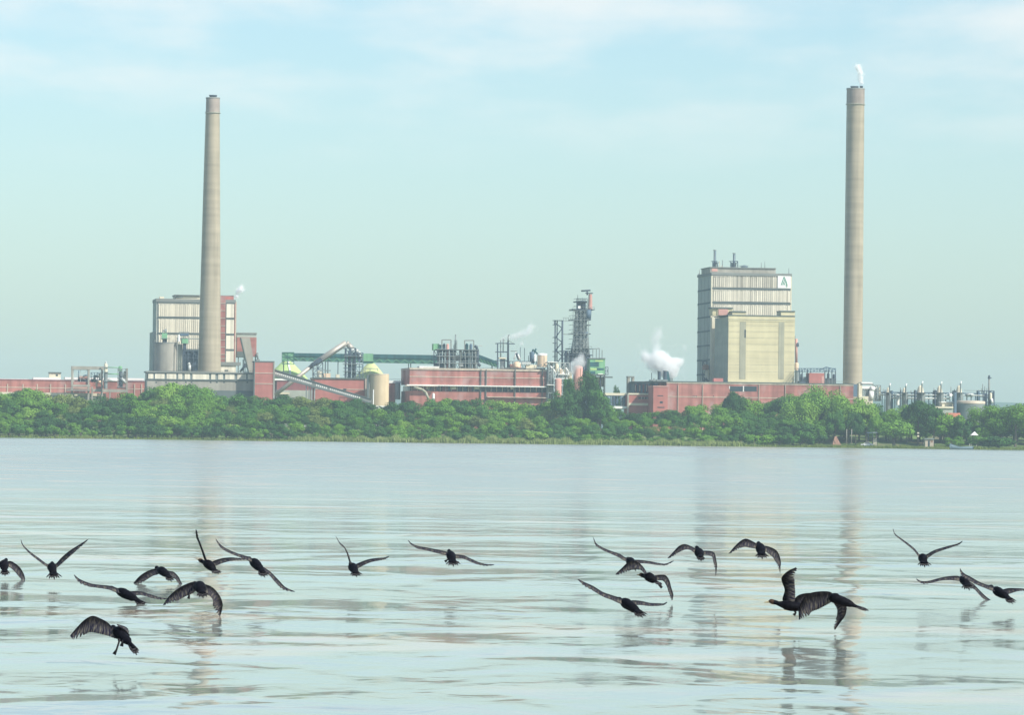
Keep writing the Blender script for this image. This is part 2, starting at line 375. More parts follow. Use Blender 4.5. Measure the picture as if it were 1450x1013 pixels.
p = t.part('duct', 'steel_light'); p.line([(172, 536, -0.6), (178, 543, -0.6)], 0.5); t.part('lower_pipe', 'white_paint').line([(153, 538.6, 0), (166, 538.6, 0)], 0.55)
t.end()
# --- podium
t = T('podium_building', 'low grey building with a row of cream panels at the foot of the left chimney', 'building', 284, 1481)
t.part('wall', 'concrete').ground(208, 361, 538.8, 0, 12)
t.part('roof', 'grey_trim').box(207, 361.5, 526.8, 528.8, -0.4, 12.3); t.part('parapet', 'dark_trim').box(209, 361, 528.6, 529.6, -0.1, 0.6)
t.part('backing', 'steel_grey').box(209, 360, 529.4, 538.9, 0.15, 11.5)
for a, b in ((210, 217), (219.5, 233), (236, 249.5), (252.5, 258), (261.5, 269), (272.5, 296), (299, 305), (309, 315.5), (319, 332), (336, 348.5), (351, 358.5)): t.part('wall_panel', 'white_clad').box(a, b, 529.8, 537.6, -0.1, 0.16)
t.part('sill', 'dark_trim').box(208, 360.6, 537.5, 539, -0.35, 0.2)
t.each('window', 'glass_dark', [(x, x+2.4, 541, 542.6, -0.05, 0.2) for x in (220, 234, 249, 262, 270, 297, 306, 316, 333, 349)])
t.part('plinth', 'dark_trim').box(297, 360, 553.5, 566, -0.1, 1)
t.part('corner_post', 'dark_trim').ground(206.6, 208.6, 526, -0.2, 3)
p = t.part('railing', 'grey_trim'); p.line([(210, 525.6, 0.2), (360, 526.1, 0.2)], 0.06)
for i in range(31): p.line([(210+i*5, 525.6, 0.2), (210+i*5, 527.2, 0.2)], 0.05, 4)
t.end()

# --- left boiler house
t = T('boiler_house', 'white clad boiler house behind the left chimney with a red brick stair strip', 'building', 276, 1533)
t.part('wall', 'grey_clad').ground(221.5, 333.2, 424.5, 0, 19)
clad(t, 'white_clad', 224, 311, ((430.5, 448.8), (452, 471.5), (474.5, 494.5)))
q = t.part('floor_beam', 'dark_trim')
for y in (428.8, 449.8, 472.5, 495.6): q.box(223.5, 311.5, y-0.8, y+0.9, -0.4, 0.15)
for i in range(44):
    for y in (430.8, 451.6, 474.4): q.box(225+i*2, 225.7+i*2, y-0.6, y+0.8, -0.36, -0.2)  # dark teeth stand in for rib shadows at the tier tops
t.part('parapet', 'grey_trim').box(221, 334, 423.8, 428, -0.45, 19.3)
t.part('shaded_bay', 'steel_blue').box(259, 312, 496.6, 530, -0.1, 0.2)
p = t.part('bay_steel', 'steel_dark'); p.lattice(259, 281, 497, 527, -1.6, -0.6, 3, 3, 0.22)
t.part('duct', 'steel_light').line([(268, 527, -2), (268.3, 517, -2), (266.5, 514.5, -2)], 0.6)
st = t.part('stair_tower', 'red_brick'); st.box(311.5, 319, 420, 513.5, -0.6, 6)
t.each('string_course', 'pale_line', [(311.4, 319.1, y-0.4, y+0.5, -0.75, -0.5) for y in (429.5, 440, 450.5, 461.5, 471.5, 481.5, 491.5, 502, 508)], st)
q = t.part('right_beam', 'dark_trim')
for a, b in ((430.5, 450), (453, 472.5), (475.5, 494.5), (497.5, 513.5)): t.part('right_cladding', 'white_clad').box(320, 331.5, a, b, -0.3, 0.1)
for y in (429.4, 451.3, 473.8, 496): q.box(319.6, 332.2, y-0.7, y+0.9, -0.4, 0.12)
for x in (319.4, 331.8): q.box(x, x+1.0, 429, 514, -0.42, 0.1)
t.part('corner_column', 'pale_line').ground(333.2, 335, 427, -0.3, 2.0)
t.part('brick_return', 'bright_brick').ground(332.4, 333.3, 430, -0.45, 1.5)
t.part('penthouse', 'cream_paint').box(248, 312, 419.8, 424.2, 4, 16); t.part('penthouse_roof', 'grey_trim').box(247.5, 331, 418, 419.8, 3.5, 16.5)
t.part('brick_penthouse', 'bright_brick').box(311.5, 331, 419.6, 426.4, 1, 8)
p = t.part('railing', 'dark_trim'); p.line([(248.3, 423.6, 3.3), (248.3, 418.6, 3.3), (282, 418.6, 3.3)], 0.14); p.line([(249, 421, 3.2), (259, 421, 3.2)], 0.2)
t.part('roof_vent', 'cream_paint').box(226, 232.5, 420.3, 424.5, 6, 10)
t.part('side_annex', 'grey_clad').ground(216.6, 221, 470, 1.5, 20)
t.end()
t = T('lower_annex', 'small white panelled annex at the right foot of the left chimney', 'building', 324, 1518)
t.part('wall', 'white_clad').ground(311.5, 334, 517.5, 0, 8); t.part('roof', 'grey_trim').box(311, 341, 513, 517.6, -0.5, 8.4)
t.part('window', 'glass_dark').box(318, 323, 524, 526.4, -0.06, 0.1); t.end()
t = T('head_house', 'red brick tower on legs with a grey flat roof right of the left boiler house', 'building', 349, 1552)
t.part('roof', 'grey_trim').box(335, 363.8, 471.3, 473.2, -0.3, 8.3); t.part('parapet', 'grey_clad').box(335.4, 363.3, 473, 478, 0, 8)
t.part('wall', 'red_brick').box(335.6, 363.2, 478, 505, 0, 8)
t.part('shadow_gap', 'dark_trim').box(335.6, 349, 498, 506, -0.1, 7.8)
for x in (337, 345, 352, 361): t.part('leg', 'steel_grey').ground(x, x+1.3, 505, 0.3, 1.4)
p = t.part('stair', 'steel_dark'); p.line([(340, 527, -1), (352, 511, -1)], 0.4); p.lattice(344, 352, 510, 527, -0.8, 0.3, 2, 2, 0.15)
t.part('roof_pipe', 'steel_grey').line([(362.6, 506, -0.5), (364.6, 500, -0.5), (365.5, 512, -0.5)], 0.3)
t.end()
t = T('coal_chute', 'wide grey diagonal chute running down from the red brick tower on legs', 'chute', 349, 1544)
def slab(p_, pts, d0, d1):
    lo = [p_.T.loc(x, y, d0) for x, y in pts]; a = [(q.x, d0, q.z) for q in lo]; b = [(q.x, d1, q.z) for q in lo]
    p_.hexa([a[0], a[1], b[1], b[0], a[3], a[2], b[2], b[3]])
p = t.part('casing', 'concrete'); slab(p, [(353.5, 530), (361.5, 527), (354, 478.5), (341.5, 478.5)], 0, 3.5)
p = t.part('side_frame', 'dark_trim'); slab(p, [(352.6, 530), (353.6, 530), (341.8, 478.5), (340.6, 478.5)], -0.1, 3.6); t.end()
# --- storage silo with equipment
t = T('storage_silo', 'broad grey concrete silo standing left of the left chimney', 'silo', 238, 1505)
t.part('shell', 'concrete').cyl(218.5, 252, 486, 560, 0, 36); t.part('rim', 'grey_trim').cyl(218.2, 252.3, 485.3, 487, 0, 36)
t.part('stair_shaft', 'grey_concrete').ground(250.5, 258.4, 488, -2.2, 3); t.part('pipe', 'grey_trim').cyl(249.8, 251.4, 484, 530, -4.3, 8)
p = t.part('railing', 'grey_trim')
for i in range(24):
    a = math.pi*2*i/24; c = t.loc(235.25, 486, 0); R_ = t.loc(252, 486, 0).x-c.x
    q = Vector((c.x+R_*0.97*math.cos(a), R_*0.97*math.sin(a), c.z)); p.bar(q, q+Vector((0, 0, 1.1)), 0.05)
t.end()
t = T('dust_filter', 'pale green dust filter on the left half of the silo top', 'machine', 233, 1504)
t.part('casing', 'green_clad').box(229.5, 237, 472, 481, -1.2, 1.4); t.part('hopper', 'steel_dark').cyl(230, 236, 480, 486, 0, 10, 0, 1.0)
p = t.part('pipe', 'steel_grey'); p.line([(234, 473, 0), (234.5, 466, 0)], 0.3); p.line([(231, 473, 0), (230.6, 468, 0), (236, 469.5, 0)], 0.22)
t.part('platform', 'steel_grey').box(228, 240.5, 479, 479.8, -1.6, 1.8); t.end()
t = T('filter_platform', 'steel platform with white vessel and green box on the right of the silo top', 'machine', 258, 1503)
p = t.part('frame', 'steel_grey'); p.lattice(254, 267, 470.5, 487, -1.4, 2, 2, 3, 0.13); p.line([(250, 479.5, 0), (282, 480, 0)], 0.18)
t.part('vessel', 'white_paint').cyl(251.8, 254.6, 476, 484, -1.5, 10, 0.5); t.part('box', 'green_clad').box(257.5, 266.4, 480, 486.5, -1.8, 0.6)
t.part('shaft', 'steel_dark').box(259.5, 264, 487, 496, -1.2, 0.8); t.part('cover', 'steel_blue').box(255.5, 267, 472.2, 475.5, -1.6, 2); t.part('leg', 'steel_dark').lattice(259.5, 262.6, 494, 530, -1.0, 0.4, 1, 4, 0.14); t.end()

def chimney(label, xt0, xt1, yt, xb0, xb1, yb, Y, caps, knee=None):
    """tall tapering concrete chimney, true height and girth"""
    top = W((xt0+xt1)/2, yt, Y); bot = W((xb0+xb1)/2, yb, Y)
    rt = (W(xt1, yt, Y)-W(xt0, yt, Y)).length/2; rb = (W(xb1, yb, Y)-W(xb0, yb, Y)).length/2
    X = (top.x+bot.x)/2; o = bpy.data.objects.new('chimney', None); COL.objects.link(o); o.location = (X, Y, GZ)
    tag(o, label, 'chimney', 'two tall mill chimneys')
    ht = top.z-GZ; hb = bot.z-GZ; sl_ = (rb-rt)/(ht-hb); n = 40; prof = []
    for k in range(n+1):
        z = ht*k/n; r = rt + sl_*(ht-z)
        if knee and z < knee*ht: r += (knee*ht-z)*0.008
        prof.append((r, z))
    m = M(); m.lathe((0, 0, 0), [q for q in prof if q[1] <= ht*0.955]+[(rt+sl_*ht*0.045, ht*0.955)], 48, cap=True); m.build('shaft', MATS['chimney_concrete'], o)
    m = M(); m.lathe((0, 0, 0), [(rt+sl_*ht*0.045+0.05, ht*0.9552), (rt+0.05, ht)], 48); m.build('collar', MATS['chimney_top'], o)
    m = M(); m.lathe((0, 0, 0), [(rt+0.16, ht), (rt+0.16, ht+0.4), (rt-0.3, ht+0.42)], 48); m.build('rim', MATS['grey_trim'], o)
    for (x0, x1, y0) in caps:
        a = W((x0+x1)/2, y0, Y); m = M(); r = (x1-x0)/2/4; zc = a.z-GZ
        m.lathe((a.x-X, 0, 0), [(r*0.95, ht+0.3), (r, zc-0.25), (r*1.12, zc-0.25), (r*1.12, zc), (r*0.7, zc)], 20); m.build('flue_tip', MATS['steel_dark'], o)
    m = M()     # ladder with cage hoops up the left side
    for k in range(60):
        z = ht*0.06 + ht*0.9*k/60; r = rt+sl_*(ht-z)+0.1
        m.bar((-r*0.82, -r*0.6, z), (-r*0.82-0.35, -r*0.6-0.3, z), 0.05); m.bar((-r*0.82-0.35, -r*0.6-0.3, z), (-r*0.82-0.3, -r*0.6-0.3, z+ht*0.015), 0.05)
    m.build('ladder', MATS['steel_grey'], o)
    for zf in (0.955,):
        z = ht*zf; r = rt+sl_*(ht-z); m = M(); m.lathe((0, 0, 0), [(r+0.05, z), (r+0.35, z+0.05), (r+0.35, z+0.25), (r+0.05, z+0.3)], 40, cap=False); m.build('ring_band', MATS['grey_concrete'], o)
    return o
chimney('tall tapering concrete chimney on the left, in front of the white boiler house', 291.5, 310.5, 139.5, 280.5, 313.3, 527, 1508, [(296.5, 307, 134.5)])
chimney('tall concrete chimney on the right with white steam rising from its top', 1199, 1224, 126.5, 1193.5, 1221, 545, 1545, [(1204.5, 1215.5, 122), (1217.5, 1222, 121.5)])

# --- red block, sloping conveyor
t = T('transfer_house', 'square red brick tower with pale bands at the head of the sloping conveyor', 'building', 374, 1479)
red_wall(t, 361, 388.3, 511.5, 562, 0, 9, m='bright_brick', lines=(528.6, 543.6), cope='dark_trim')
t.part('corner_post', 'dark_trim').ground(359.5, 361.2, 512.5, -0.3, 1.0); t.part('right_post', 'concrete').ground(387.3, 388.9, 513, -0.25, 0.6)
t.part('roof_hatch', 'grey_trim').box(363, 368, 509, 512, 2, 5); t.end()
t = T('sloping_conveyor', 'long dark grey inclined conveyor gallery with a row of small pale windows', 'conveyor', 455, 1483, rot=0.03)
p = t.part('gallery', 'grey_trim'); a = [(387, 524), (387, 531.5), (526, 571), (526, 566)]
slab(p, [a[1], a[2], a[3], a[0]], 0, 3)
p = t.part('roof', 'dark_trim'); slab(p, [(387, 524), (526, 566), (526, 565), (387, 522.4)], -0.25, 3.25)
p = t.part('floor_beam', 'dark_trim'); slab(p, [(387, 533.2), (526, 572.3), (526, 570.6), (387, 531)], -0.25, 3.25)
p = t.part('window', 'white_paint')
for i in range(44):
    x = 390 + i*2.75
    if i in (19, 20, 27): continue
    y = 527.6 + (x-389)*0.2945; slab(p, [(x, y+1.9), (x+1.5, y+2.2), (x+1.5, y-0.2), (x, y-0.5)], -0.06, 0.1)
for x in (433, 437, 441, 445): t.part('leg', 'steel_light' if x > 440 else 'steel_grey').ground(x, x+1.3, 541+(x-433)*0.28, 0.3, 2.2)
t.end()
# --- cones and green gallery
def cone(label, apx, apy, x0, x1, yb, Y, m, rib):
    t = T('storage_cone', label, 'storage dome', apx, Y, group='cone roofed storage domes')
    c = t.loc(apx, apy, 0); a = t.loc(x0, yb, 0); b = t.loc(x1, yb, 0); r = (b.x-a.x)/2; cx = (a.x+b.x)/2; n = 40
    p = t.part('cone', m); p.lathe((cx, 0, 0), [(r, a.z), (r*0.78, a.z+(c.z-a.z)*0.30), (r*0.30, a.z+(c.z-a.z)*0.86), (r*0.16, c.z)], n)
    p = t.part('base_wall', 'white_paint'); p.lathe((cx, 0, 0), [(r, 0.0), (r+0.1, a.z)], n)
    if rib is not None:
        q = t.part('rib', 'white_paint')
        k = [(r, a.z), (r*0.78, a.z+(c.z-a.z)*0.30), (r*0.30, a.z+(c.z-a.z)*0.86), (r*0.16, c.z)]
        for (r0, z0), (r1, z1) in zip(k, k[1:]):
            q.bar((cx+r0*math.cos(rib), r0*math.sin(rib), z0), (cx+r1*math.cos(rib), r1*math.sin(rib), z1), 0.45)
    p = t.part('cap', 'green_clad'); p.lathe((cx, 0, 0), [(r*0.17, c.z-0.1), (r*0.17, c.z+0.8), (0.1, c.z+1.1)], 16); t.end()
cone('lime green cone dome with a white rib, under the left end of the green gallery', 404, 511.5, 372, 440, 541, 1625, 'lime_dome', -1.46)
cone('yellow green cone dome behind the beige round silo', 526, 514.5, 498, 552, 541, 1625, 'lime_dome_pale', None)
t = T('conveyor_gallery', 'long level green conveyor gallery running above the domes to the steel tanks', 'conveyor', 510, 1612, rot=0.04)
p = t.part('truss', 'green_steel'); slab(p, [(400, 511), (622, 515.8), (622, 509), (400, 504)], 0, 4)
p = t.part('roof', 'dark_green'); slab(p, [(400, 504.2), (622, 509.2), (622, 503.2), (400, 500)], -0.3, 4.3)
p = t.part('brace', 'green_clad')
for i in range(37):
    x = 402+i*6; y0 = 506+i*0.13; s_ = 3 if i % 2 else -3; p.line([(x-s_, y0, -0.15), (x+s_, y0+5.2, -0.15)], 0.13, 4)
t.part('head_box', 'green_clad').box(400, 416, 499.5, 511, -0.8, 5); q = t.part('head_frame', 'green_steel'); q.lattice(399.6, 416, 511, 516, -0.5, 4, 2, 1, 0.2); q.lattice(399.4, 416.3, 499.3, 511.5, -0.95, -0.85, 2, 2, 0.16, True, False)
t.part('middle_box', 'green_clad').box(513, 528.5, 501, 512, -0.8, 5); t.part('middle_skirt', 'green_steel').box(514, 528, 512, 515, -0.5, 4.6)
for x in (401, 478, 578, 581): t.part('leg', 'steel_dark').ground(x, x+1.2, 511, 0.6, 2.6)
t.end()
t = T('tail_gallery', 'short green conveyor gallery sloping down right behind the steel tanks', 'conveyor', 692, 1570, rot=0.04)
p = t.part('truss', 'green_steel'); slab(p, [(672, 510), (706, 521), (706, 516), (672, 504.5)], 0, 4)
p = t.part('roof', 'dark_green'); slab(p, [(672, 505), (706, 516.4), (706, 513), (672, 500)], -0.3, 4.3)
p = t.part('brace', 'green_clad')
for i in range(6): p.line([(675+i*5, 506+i*1.8, -0.15), (678+i*5, 511.5+i*1.7, -0.15)], 0.13, 4)
t.part('leg', 'steel_dark').ground(696, 697.6, 517, 1, 2.5); t.end()
# --- inclined tube and its supports
t = T('inclined_tube', 'pale inclined conveyor tube rising to a bent head above the steel frame tower', 'conveyor', 460, 1540)
p = t.part('lower_tube', 'galvanised'); p.line([(389, 560, 0), (446, 515, 0)], 0.75, 10)
p = t.part('upper_tube', 'galvanised'); p.line([(446, 515, 0), (490, 486, 0)], 1.1, 10); p.line([(490, 486, 0), (493, 488, 0), (499, 495, 0)], 1.0, 10)
t.part('drive_platform', 'steel_dark').line([(441, 517.5, -0.8), (455, 509, -0.8)], 0.9, 4); t.part('walkway', 'grey_trim').line([(455, 511, -1.2), (489, 489, -1.2)], 0.2, 4)
t.part('head_chute', 'steel_light').line([(497, 494, 0), (500, 498, 0)], 1.1, 8)
t.part('support', 'steel_dark').lattice(443.5, 457, 514, 538, -1.5, 2, 2, 3, 0.22)
for x in (460.4, 464): t.part('leg', 'steel_dark').ground(x, x+1.0, 511, 0.2, 1.2)
t.end()
t = T('pipe_tower', 'dark steel frame tower with a hooked silver duct beside the bent tube head', 'steel tower', 501, 1530)
t.part('frame', 'steel_dark').lattice(488.8, 503.5, 493.5, 540, 0, 5, 2, 5, 0.24); t.part('side_frame', 'steel_blue').lattice(503.5, 514, 500, 540, 0, 5, 2, 4, 0.18)
t.part('column', 'steel_dark').box(488.4, 490.6, 493.3, 540, -0.3, 0.5); t.part('vessel', 'steel_blue').cyl(492.5, 497.6, 498, 538, 2.4, 12, 0.5); t.part('right_vessel', 'steel_grey').cyl(498.6, 502.6, 501, 538, 2.6, 12, 0.5)
t.part('duct', 'steel_light').line([(503, 496.5, 1), (507, 498.5, 1), (509, 503, 1), (509.4, 512, 1)], 0.85, 10)
p = t.part('platform', 'steel_grey')
for y in (504.5, 515.5, 526): p.box(488, 514.5, y, y+0.7, -0.9, 5.4)
t.end()
t = T('pump_deck', 'small cream and brown equipment deck on the roof left of the steel frame tower', 'machine', 462, 1506)
t.part('frame', 'steel_grey').lattice(442.5, 461, 524, 537, 0, 4, 3, 1, 0.16); t.part('tank', 'cream_paint').cyl(449, 456, 527, 537, 2, 12, 0.5); t.part('casing', 'peach_paint').box(458.5, 468, 529, 537, 1, 4); t.part('canopy', 'steel_grey').box(461, 468.5, 524.4, 525.6, 0.6, 4.2)
t.part('box', 'cream_paint').box(476, 481, 530.5, 536.5, 1, 3); t.end()
t = T('press_building', 'red brick building with cream coping behind the lower end of the sloping conveyor', 'building', 482, 1500)
red_wall(t, 445.5, 517, 536, 566, 0, 14, m='bright_brick', lines=(551.5,)); t.part('corner_column', 'pale_line').ground(517, 520.5, 536.5, -0.4, 3)
t.part('cornice', 'dark_trim').box(445.3, 517.3, 535.2, 536.4, -0.5, 14.4); t.part('window', 'glass_dark').box(486, 490.5, 550.8, 553, -0.2, 0.1); t.end()
t = T('back_shed', 'dim red and grey shed glimpsed under the sloping conveyor', 'building', 418, 1560)
t.part('wall', 'dark_brick').ground(392, 445, 539, 0, 8); t.part('lower_wall', 'grey_clad').ground(392, 443, 553, -4, -0.1); t.part('roof', 'white_paint').box(389, 411, 536.5, 539, -0.4, 8); t.part('plinth_roof', 'cream_paint').box(393, 410, 556, 558.6, -6, -4.1); t.end()
t = T('round_silo', 'squat beige round silo at the right end of the sloping conveyor', 'silo', 537, 1494)
t.part('shell', 'beige_silo').cyl(523, 550.6, 530.5, 575, 0, 36); t.part('rim', 'pale_line').cyl(522.8, 550.8, 529.8, 531.3, 0, 36); t.part('pipe', 'white_paint').cyl(527.6, 529.4, 552, 575, -3.6, 8)
t.part('downpipe', 'dark_trim').ground(519.8, 522.6, 531, -1, 0.5)
p = t.part('railing', 'steel_grey'); p.line([(517, 530, 0), (517, 522, 0), (535, 522.5, 0), (535, 526, 0)], 0.12); p.line([(524, 530, 0), (524, 522, 0)], 0.1); t.end()
t = T('link_building', 'small dark red building between the beige silo and the long red mill hall', 'building', 558, 1512)
t.part('wall', 'red_brick').ground(551, 560, 543, 0, 8); t.part('roof', 'white_paint').box(550.5, 568.5, 539.5, 543, -0.3, 8); t.part('tank', 'steel_grey').cyl(559, 567, 543, 566, -0.5, 14, 0.4)
t.part('railing', 'steel_grey').lattice(551, 568, 537, 540, 0, 4, 6, 1, 0.06, False); t.end()
# --- long red hall
t = T('mill_hall', 'long red brick mill hall in the middle with a white stripe and dark window band', 'building', 672, 1500)
t.part('upper_wall', 'red_brick').box(580, 774, 524.5, 546, 0, 24); t.part('lower_wall', 'red_brick').ground(580, 774, 555, 0, 24)
p = t.part('coping', 'pale_line'); p.box(580, 775, 522.4, 525, -0.3, 24.3)
p = t.part('string_course', 'pale_line'); p.box(580, 774, 534.2, 535.3, -0.12, 0.2)
t.part('canopy', 'white_paint').box(576, 774, 546, 547.6, -1.6, 0.4); t.part('window_band', 'glass_dark').box(581, 774, 547.6, 555.2, 0.8, 22)
t.each('infill_panel', 'dark_brick', [(a, b, 548, 555, 0.3, 0.9) for a, b in ((585, 592), (596, 604), (612, 618), (626, 634), (640, 646), (662, 668))])
t.each('pale_panel', 'cream_paint', [(a, b, 547.8, 551.6, 0.2, 0.85) for a, b in ((638, 646), (672, 679), (723, 728), (604, 606))])
q = t.part('mullion', 'pale_line')
for i in range(24): q.box(583+i*8, 583.8+i*8, 547.6, 555.2, 0.1, 0.9)
for x in (680.5, 688, 729, 767.5): t.part('downpipe', 'dark_trim').ground(x, x+1.2, 523.5, -0.5, -0.1)
t.part('corner_column', 'steel_grey').ground(774, 776.4, 524, -0.4, 2)
t.part('lower_canopy', 'pale_line').box(690, 774, 562.6, 563.6, -1.5, 0.1); t.part('left_canopy', 'pale_line').box(574, 620, 546.3, 547.3, -2.6, -1.7)
t.part('roof_light', 'white_paint').box(594, 622, 519, 522.6, 5, 12)
p = t.part('railing', 'grey_trim'); p.line([(600, 520.5, 0.5), (773, 521.6, 0.5)], 0.07)
for i in range(35): p.line([(600+i*5, 520.5, 0.5), (600+i*5, 522.6, 0.5)], 0.05, 4)
t.end()
t = T('sloping_pipe', 'pale pink pipe sloping down in front of the left part of the long red hall', 'pipe', 600, 1490)
t.part('pipe', 'strip_concrete').line([(586, 549, 0), (597, 551.5, 0), (603, 556, 0), (607, 566, 0)], 0.45, 10); t.part('cap', 'white_paint').cyl(612, 615.5, 559, 570, 0, 10, 0.5); t.end()
# evaporator group on the roof
t = T('evaporator_bank', 'dense bank of dark steel vessels and frames on the roof of the long red hall', 'machine', 647, 1511)
t.part('frame', 'steel_dark').lattice(619, 676, 496, 524, 0, 9, 9, 3, 0.17)
for x0, x1, y0, m_ in ((620, 626, 498, 'steel_grey'), (627, 630.6, 489, 'steel_dark'), (636.5, 641.5, 496, 'steel_blue'), (642, 645.6, 490, 'steel_grey'), (650, 654, 498, 'cream_paint'), (658.5, 663, 489, 'dark_green'), (664.5, 668.6, 489.5, 'steel_blue'), (670, 675, 497, 'steel_grey'), (654.5, 658, 501, 'steel_blue')):
    t.part('vessel', m_).cyl(x0, x1, y0, 523, 4, 12, 0.7)
t.part('pink_riser', 'pink_paint').cyl(631.5, 635.6, 488.5, 523, 1.5, 12, 0.4); t.part('frame_front', 'steel_grey').lattice(622, 674, 500, 523, -1, -0.4, 7, 2, 0.13, False, False)
p = t.part('lifting_frame', 'grey_trim')
for a, b, y in ((625.8, 638.6, 481.6), (658, 670.8, 482.4)): p.line([(a, 498, 2), (a, y, 2), (b, y, 2), (b, 498, 2)], 0.26, 4); p.line([(a, 498, 6), (a, y, 6), (b, y, 6), (b, 498, 6)], 0.2, 4)
t.part('mast', 'steel_grey').line([(645, 496, 3), (645.2, 474, 3)], 0.28); t.part('mast_head', 'steel_grey').lattice(643.6, 647, 482, 496, 2.5, 3.6, 1, 3, 0.12)
p = t.part('platform', 'steel_grey')
for y in (495, 504.5, 514): p.box(618.5, 677, y, y+0.8, -1.2, 9.4)
t.part('side_duct', 'steel_dark').line([(672, 490.5, 2), (674.5, 491, 2), (676.6, 498, 2), (676, 514, 2), (680, 519, 2)], 0.5)
t.each('casing', 'steel_dark', [(617, 629, 514, 523.5, 2, 8), (652, 662, 508, 523.5, 5, 8.5)]); t.each('light_casing', 'steel_light', [(646, 651, 503, 512, 1.4, 3), (650, 656, 513, 519, -0.6, 1), (641, 645, 505, 510, 0.2, 1.2)])
t.part('spout', 'steel_light').line([(672, 489.6, 2), (683, 489.8, 2)], 0.12); t.end()
t = T('green_hopper', 'bright green hopper box at the left end of the roof vessels', 'machine', 618, 1513)
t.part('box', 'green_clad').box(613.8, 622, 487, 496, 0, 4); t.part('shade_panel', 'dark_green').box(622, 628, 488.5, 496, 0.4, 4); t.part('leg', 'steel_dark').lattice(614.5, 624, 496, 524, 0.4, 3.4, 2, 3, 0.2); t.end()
t = T('open_pipe_gantry', 'open steel frame with four posts on the right part of the mill hall roof', 'steel frame', 712, 1512)
t.part('frame', 'steel_dark').lattice(704.6, 720, 486.5, 523, 0, 5, 1, 3, 0.28, False)
t.part('post', 'steel_dark').box(718.4, 720.4, 483, 523, 0.2, 0.9); p = t.part('pipe', 'steel_grey'); p.line([(712.5, 500, 1), (712.6, 480, 1), (714, 483, 1)], 0.22); p.line([(709, 512, 1), (709, 482, 1)], 0.22); p.line([(719.5, 484, 0), (719.8, 476, 0), (721.5, 474, 0)], 0.22)
t.part('arm', 'steel_dark').line([(720, 487, 0.2), (729, 487.3, 0.2)], 0.16); t.part('stay', 'steel_grey').line([(720, 482.5, 0.2), (728.6, 487.3, 0.2)], 0.1)
t.part('tank', 'steel_light').cyl(708, 715.5, 508, 523, 2, 12, 0.5); t.part('tank_deck', 'cream_paint').box(707, 717, 506.4, 508.4, 0.2, 3.6); t.end()
t = T('roof_plant', 'cluttered low roof plant with pink casing and thin vent pipes on the mill hall', 'machine', 737, 1509)
t.part('frame', 'steel_dark').lattice(721, 760, 512, 523, 0, 6, 8, 1, 0.16); t.part('casing', 'pink_paint').box(723, 738, 516, 521, -0.5, 3); t.part('long_tank', 'peach_paint').cyl(727, 737, 514, 520, -1.6, 10, 0.4)
p = t.part('vent_pipe', 'steel_dark')
for x, y in ((736.6, 492), (742.6, 493), (748.5, 504)): p.cyl(x-0.45, x+0.45, y, 512, 2, 6)
t.part('cross_head', 'steel_grey').box(723.5, 732.5, 497, 498.2, 1, 1.8); t.part('white_stay', 'white_paint').line([(728, 509, 0), (730.6, 499, 0)], 0.25); t.part('diagonal', 'steel_dark').line([(730.8, 500, 0), (735, 510, 0)], 0.45); t.part('white_diagonal', 'white_paint').line([(733.5, 502, -0.5), (736, 509, -0.5)], 0.3)
t.part('vessel', 'steel_blue').cyl(750, 757, 501, 515, 2, 12, 0.8); t.part('small_tank', 'white_paint').cyl(755.6, 759.4, 504, 512, -0.5, 10, 0.5)
p = t.part('top_pipework', 'dark_green'); p.line([(750, 500, 2), (757, 499.6, 2), (759, 494, 2)], 0.3); p.line([(754, 499, 2), (754.5, 495, 2), (762, 502, 2)], 0.26)
t.part('low_duct', 'steel_light').box(739, 752, 513, 516, -1.2, 0); t.part('cabinet', 'cream_paint').box(745, 760, 517, 522.6, -0.6, 1.4); t.part('dark_deck', 'steel_dark').box(717, 772, 521, 523.6, 0.6, 7); t.end()
t = T('roof_tank', 'peach coloured round tank with pale lid on the right end of the mill hall roof', 'tank', 768, 1508)
t.part('shell', 'peach_paint').cyl(761, 774.6, 503.5, 520, 2, 24); t.part('lid', 'white_paint').cyl(760.8, 774.8, 501.6, 503.8, 2, 24, 0.3); t.part('leg', 'steel_grey').lattice(763, 775, 517, 524, 0.4, 4, 2, 1, 0.15); t.part('ladder', 'dark_trim').line([(770.4, 504, -1.4), (770.4, 519, -1.4)], 0.12); t.end()
# --- right end works and tower
t = T('side_works', 'tangle of pale pipes, tanks and platforms between the red hall and the tall tower', 'machine', 792, 1503)
t.part('frame', 'steel_light').lattice(776, 806, 514, 575, 1, 8, 5, 6, 0.17)
for x0, x1, y0, y1, m_, d in ((777, 783, 527, 570, 'steel_grey', 2), (785.6, 795, 537.5, 575, 'pink_paint', -1.5), (786, 791, 517, 529, 'cream_paint', 1), (798.5, 803.5, 523, 536, 'cream_paint', 0), (792, 797, 524, 531, 'peach_paint', -0.5), (778, 784, 513, 524, 'steel_light', 4), (804, 810, 528, 545, 'cream_paint', 1)):
    t.part('tank', m_).cyl(x0, x1, y0, y1, d, 14, 0.4)
p = t.part('platform', 'white_paint')
for x0, x1, y in ((776, 790, 512.6), (785, 805, 536), (775, 800, 545), (790, 806, 530)): p.box(x0, x1, y, y+1.0, -1.8, 4)
t.part('lower_roof', 'cream_paint').box(775, 792, 569, 571, -3, 3); p = t.part('pipe', 'steel_grey')
for i in range(9): x = 777+i*3.1; p.line([(x, 520+(i*7) % 13, -1), (x, 556, -1), (x+3, 558, -1)], 0.2)
p = t.part('pale_pipe', 'white_paint')
for i in range(6): x = 779+i*4.4; p.line([(x, 518+(i*5) % 11, -0.6), (x+4, 524+(i*5) % 11, -0.6), (x+4, 533, -0.6)], 0.3)
t.end()
t = T('access_tower', 'slim open lattice stair tower with four landings left of the tall dark tower', 'steel tower', 792, 1524)
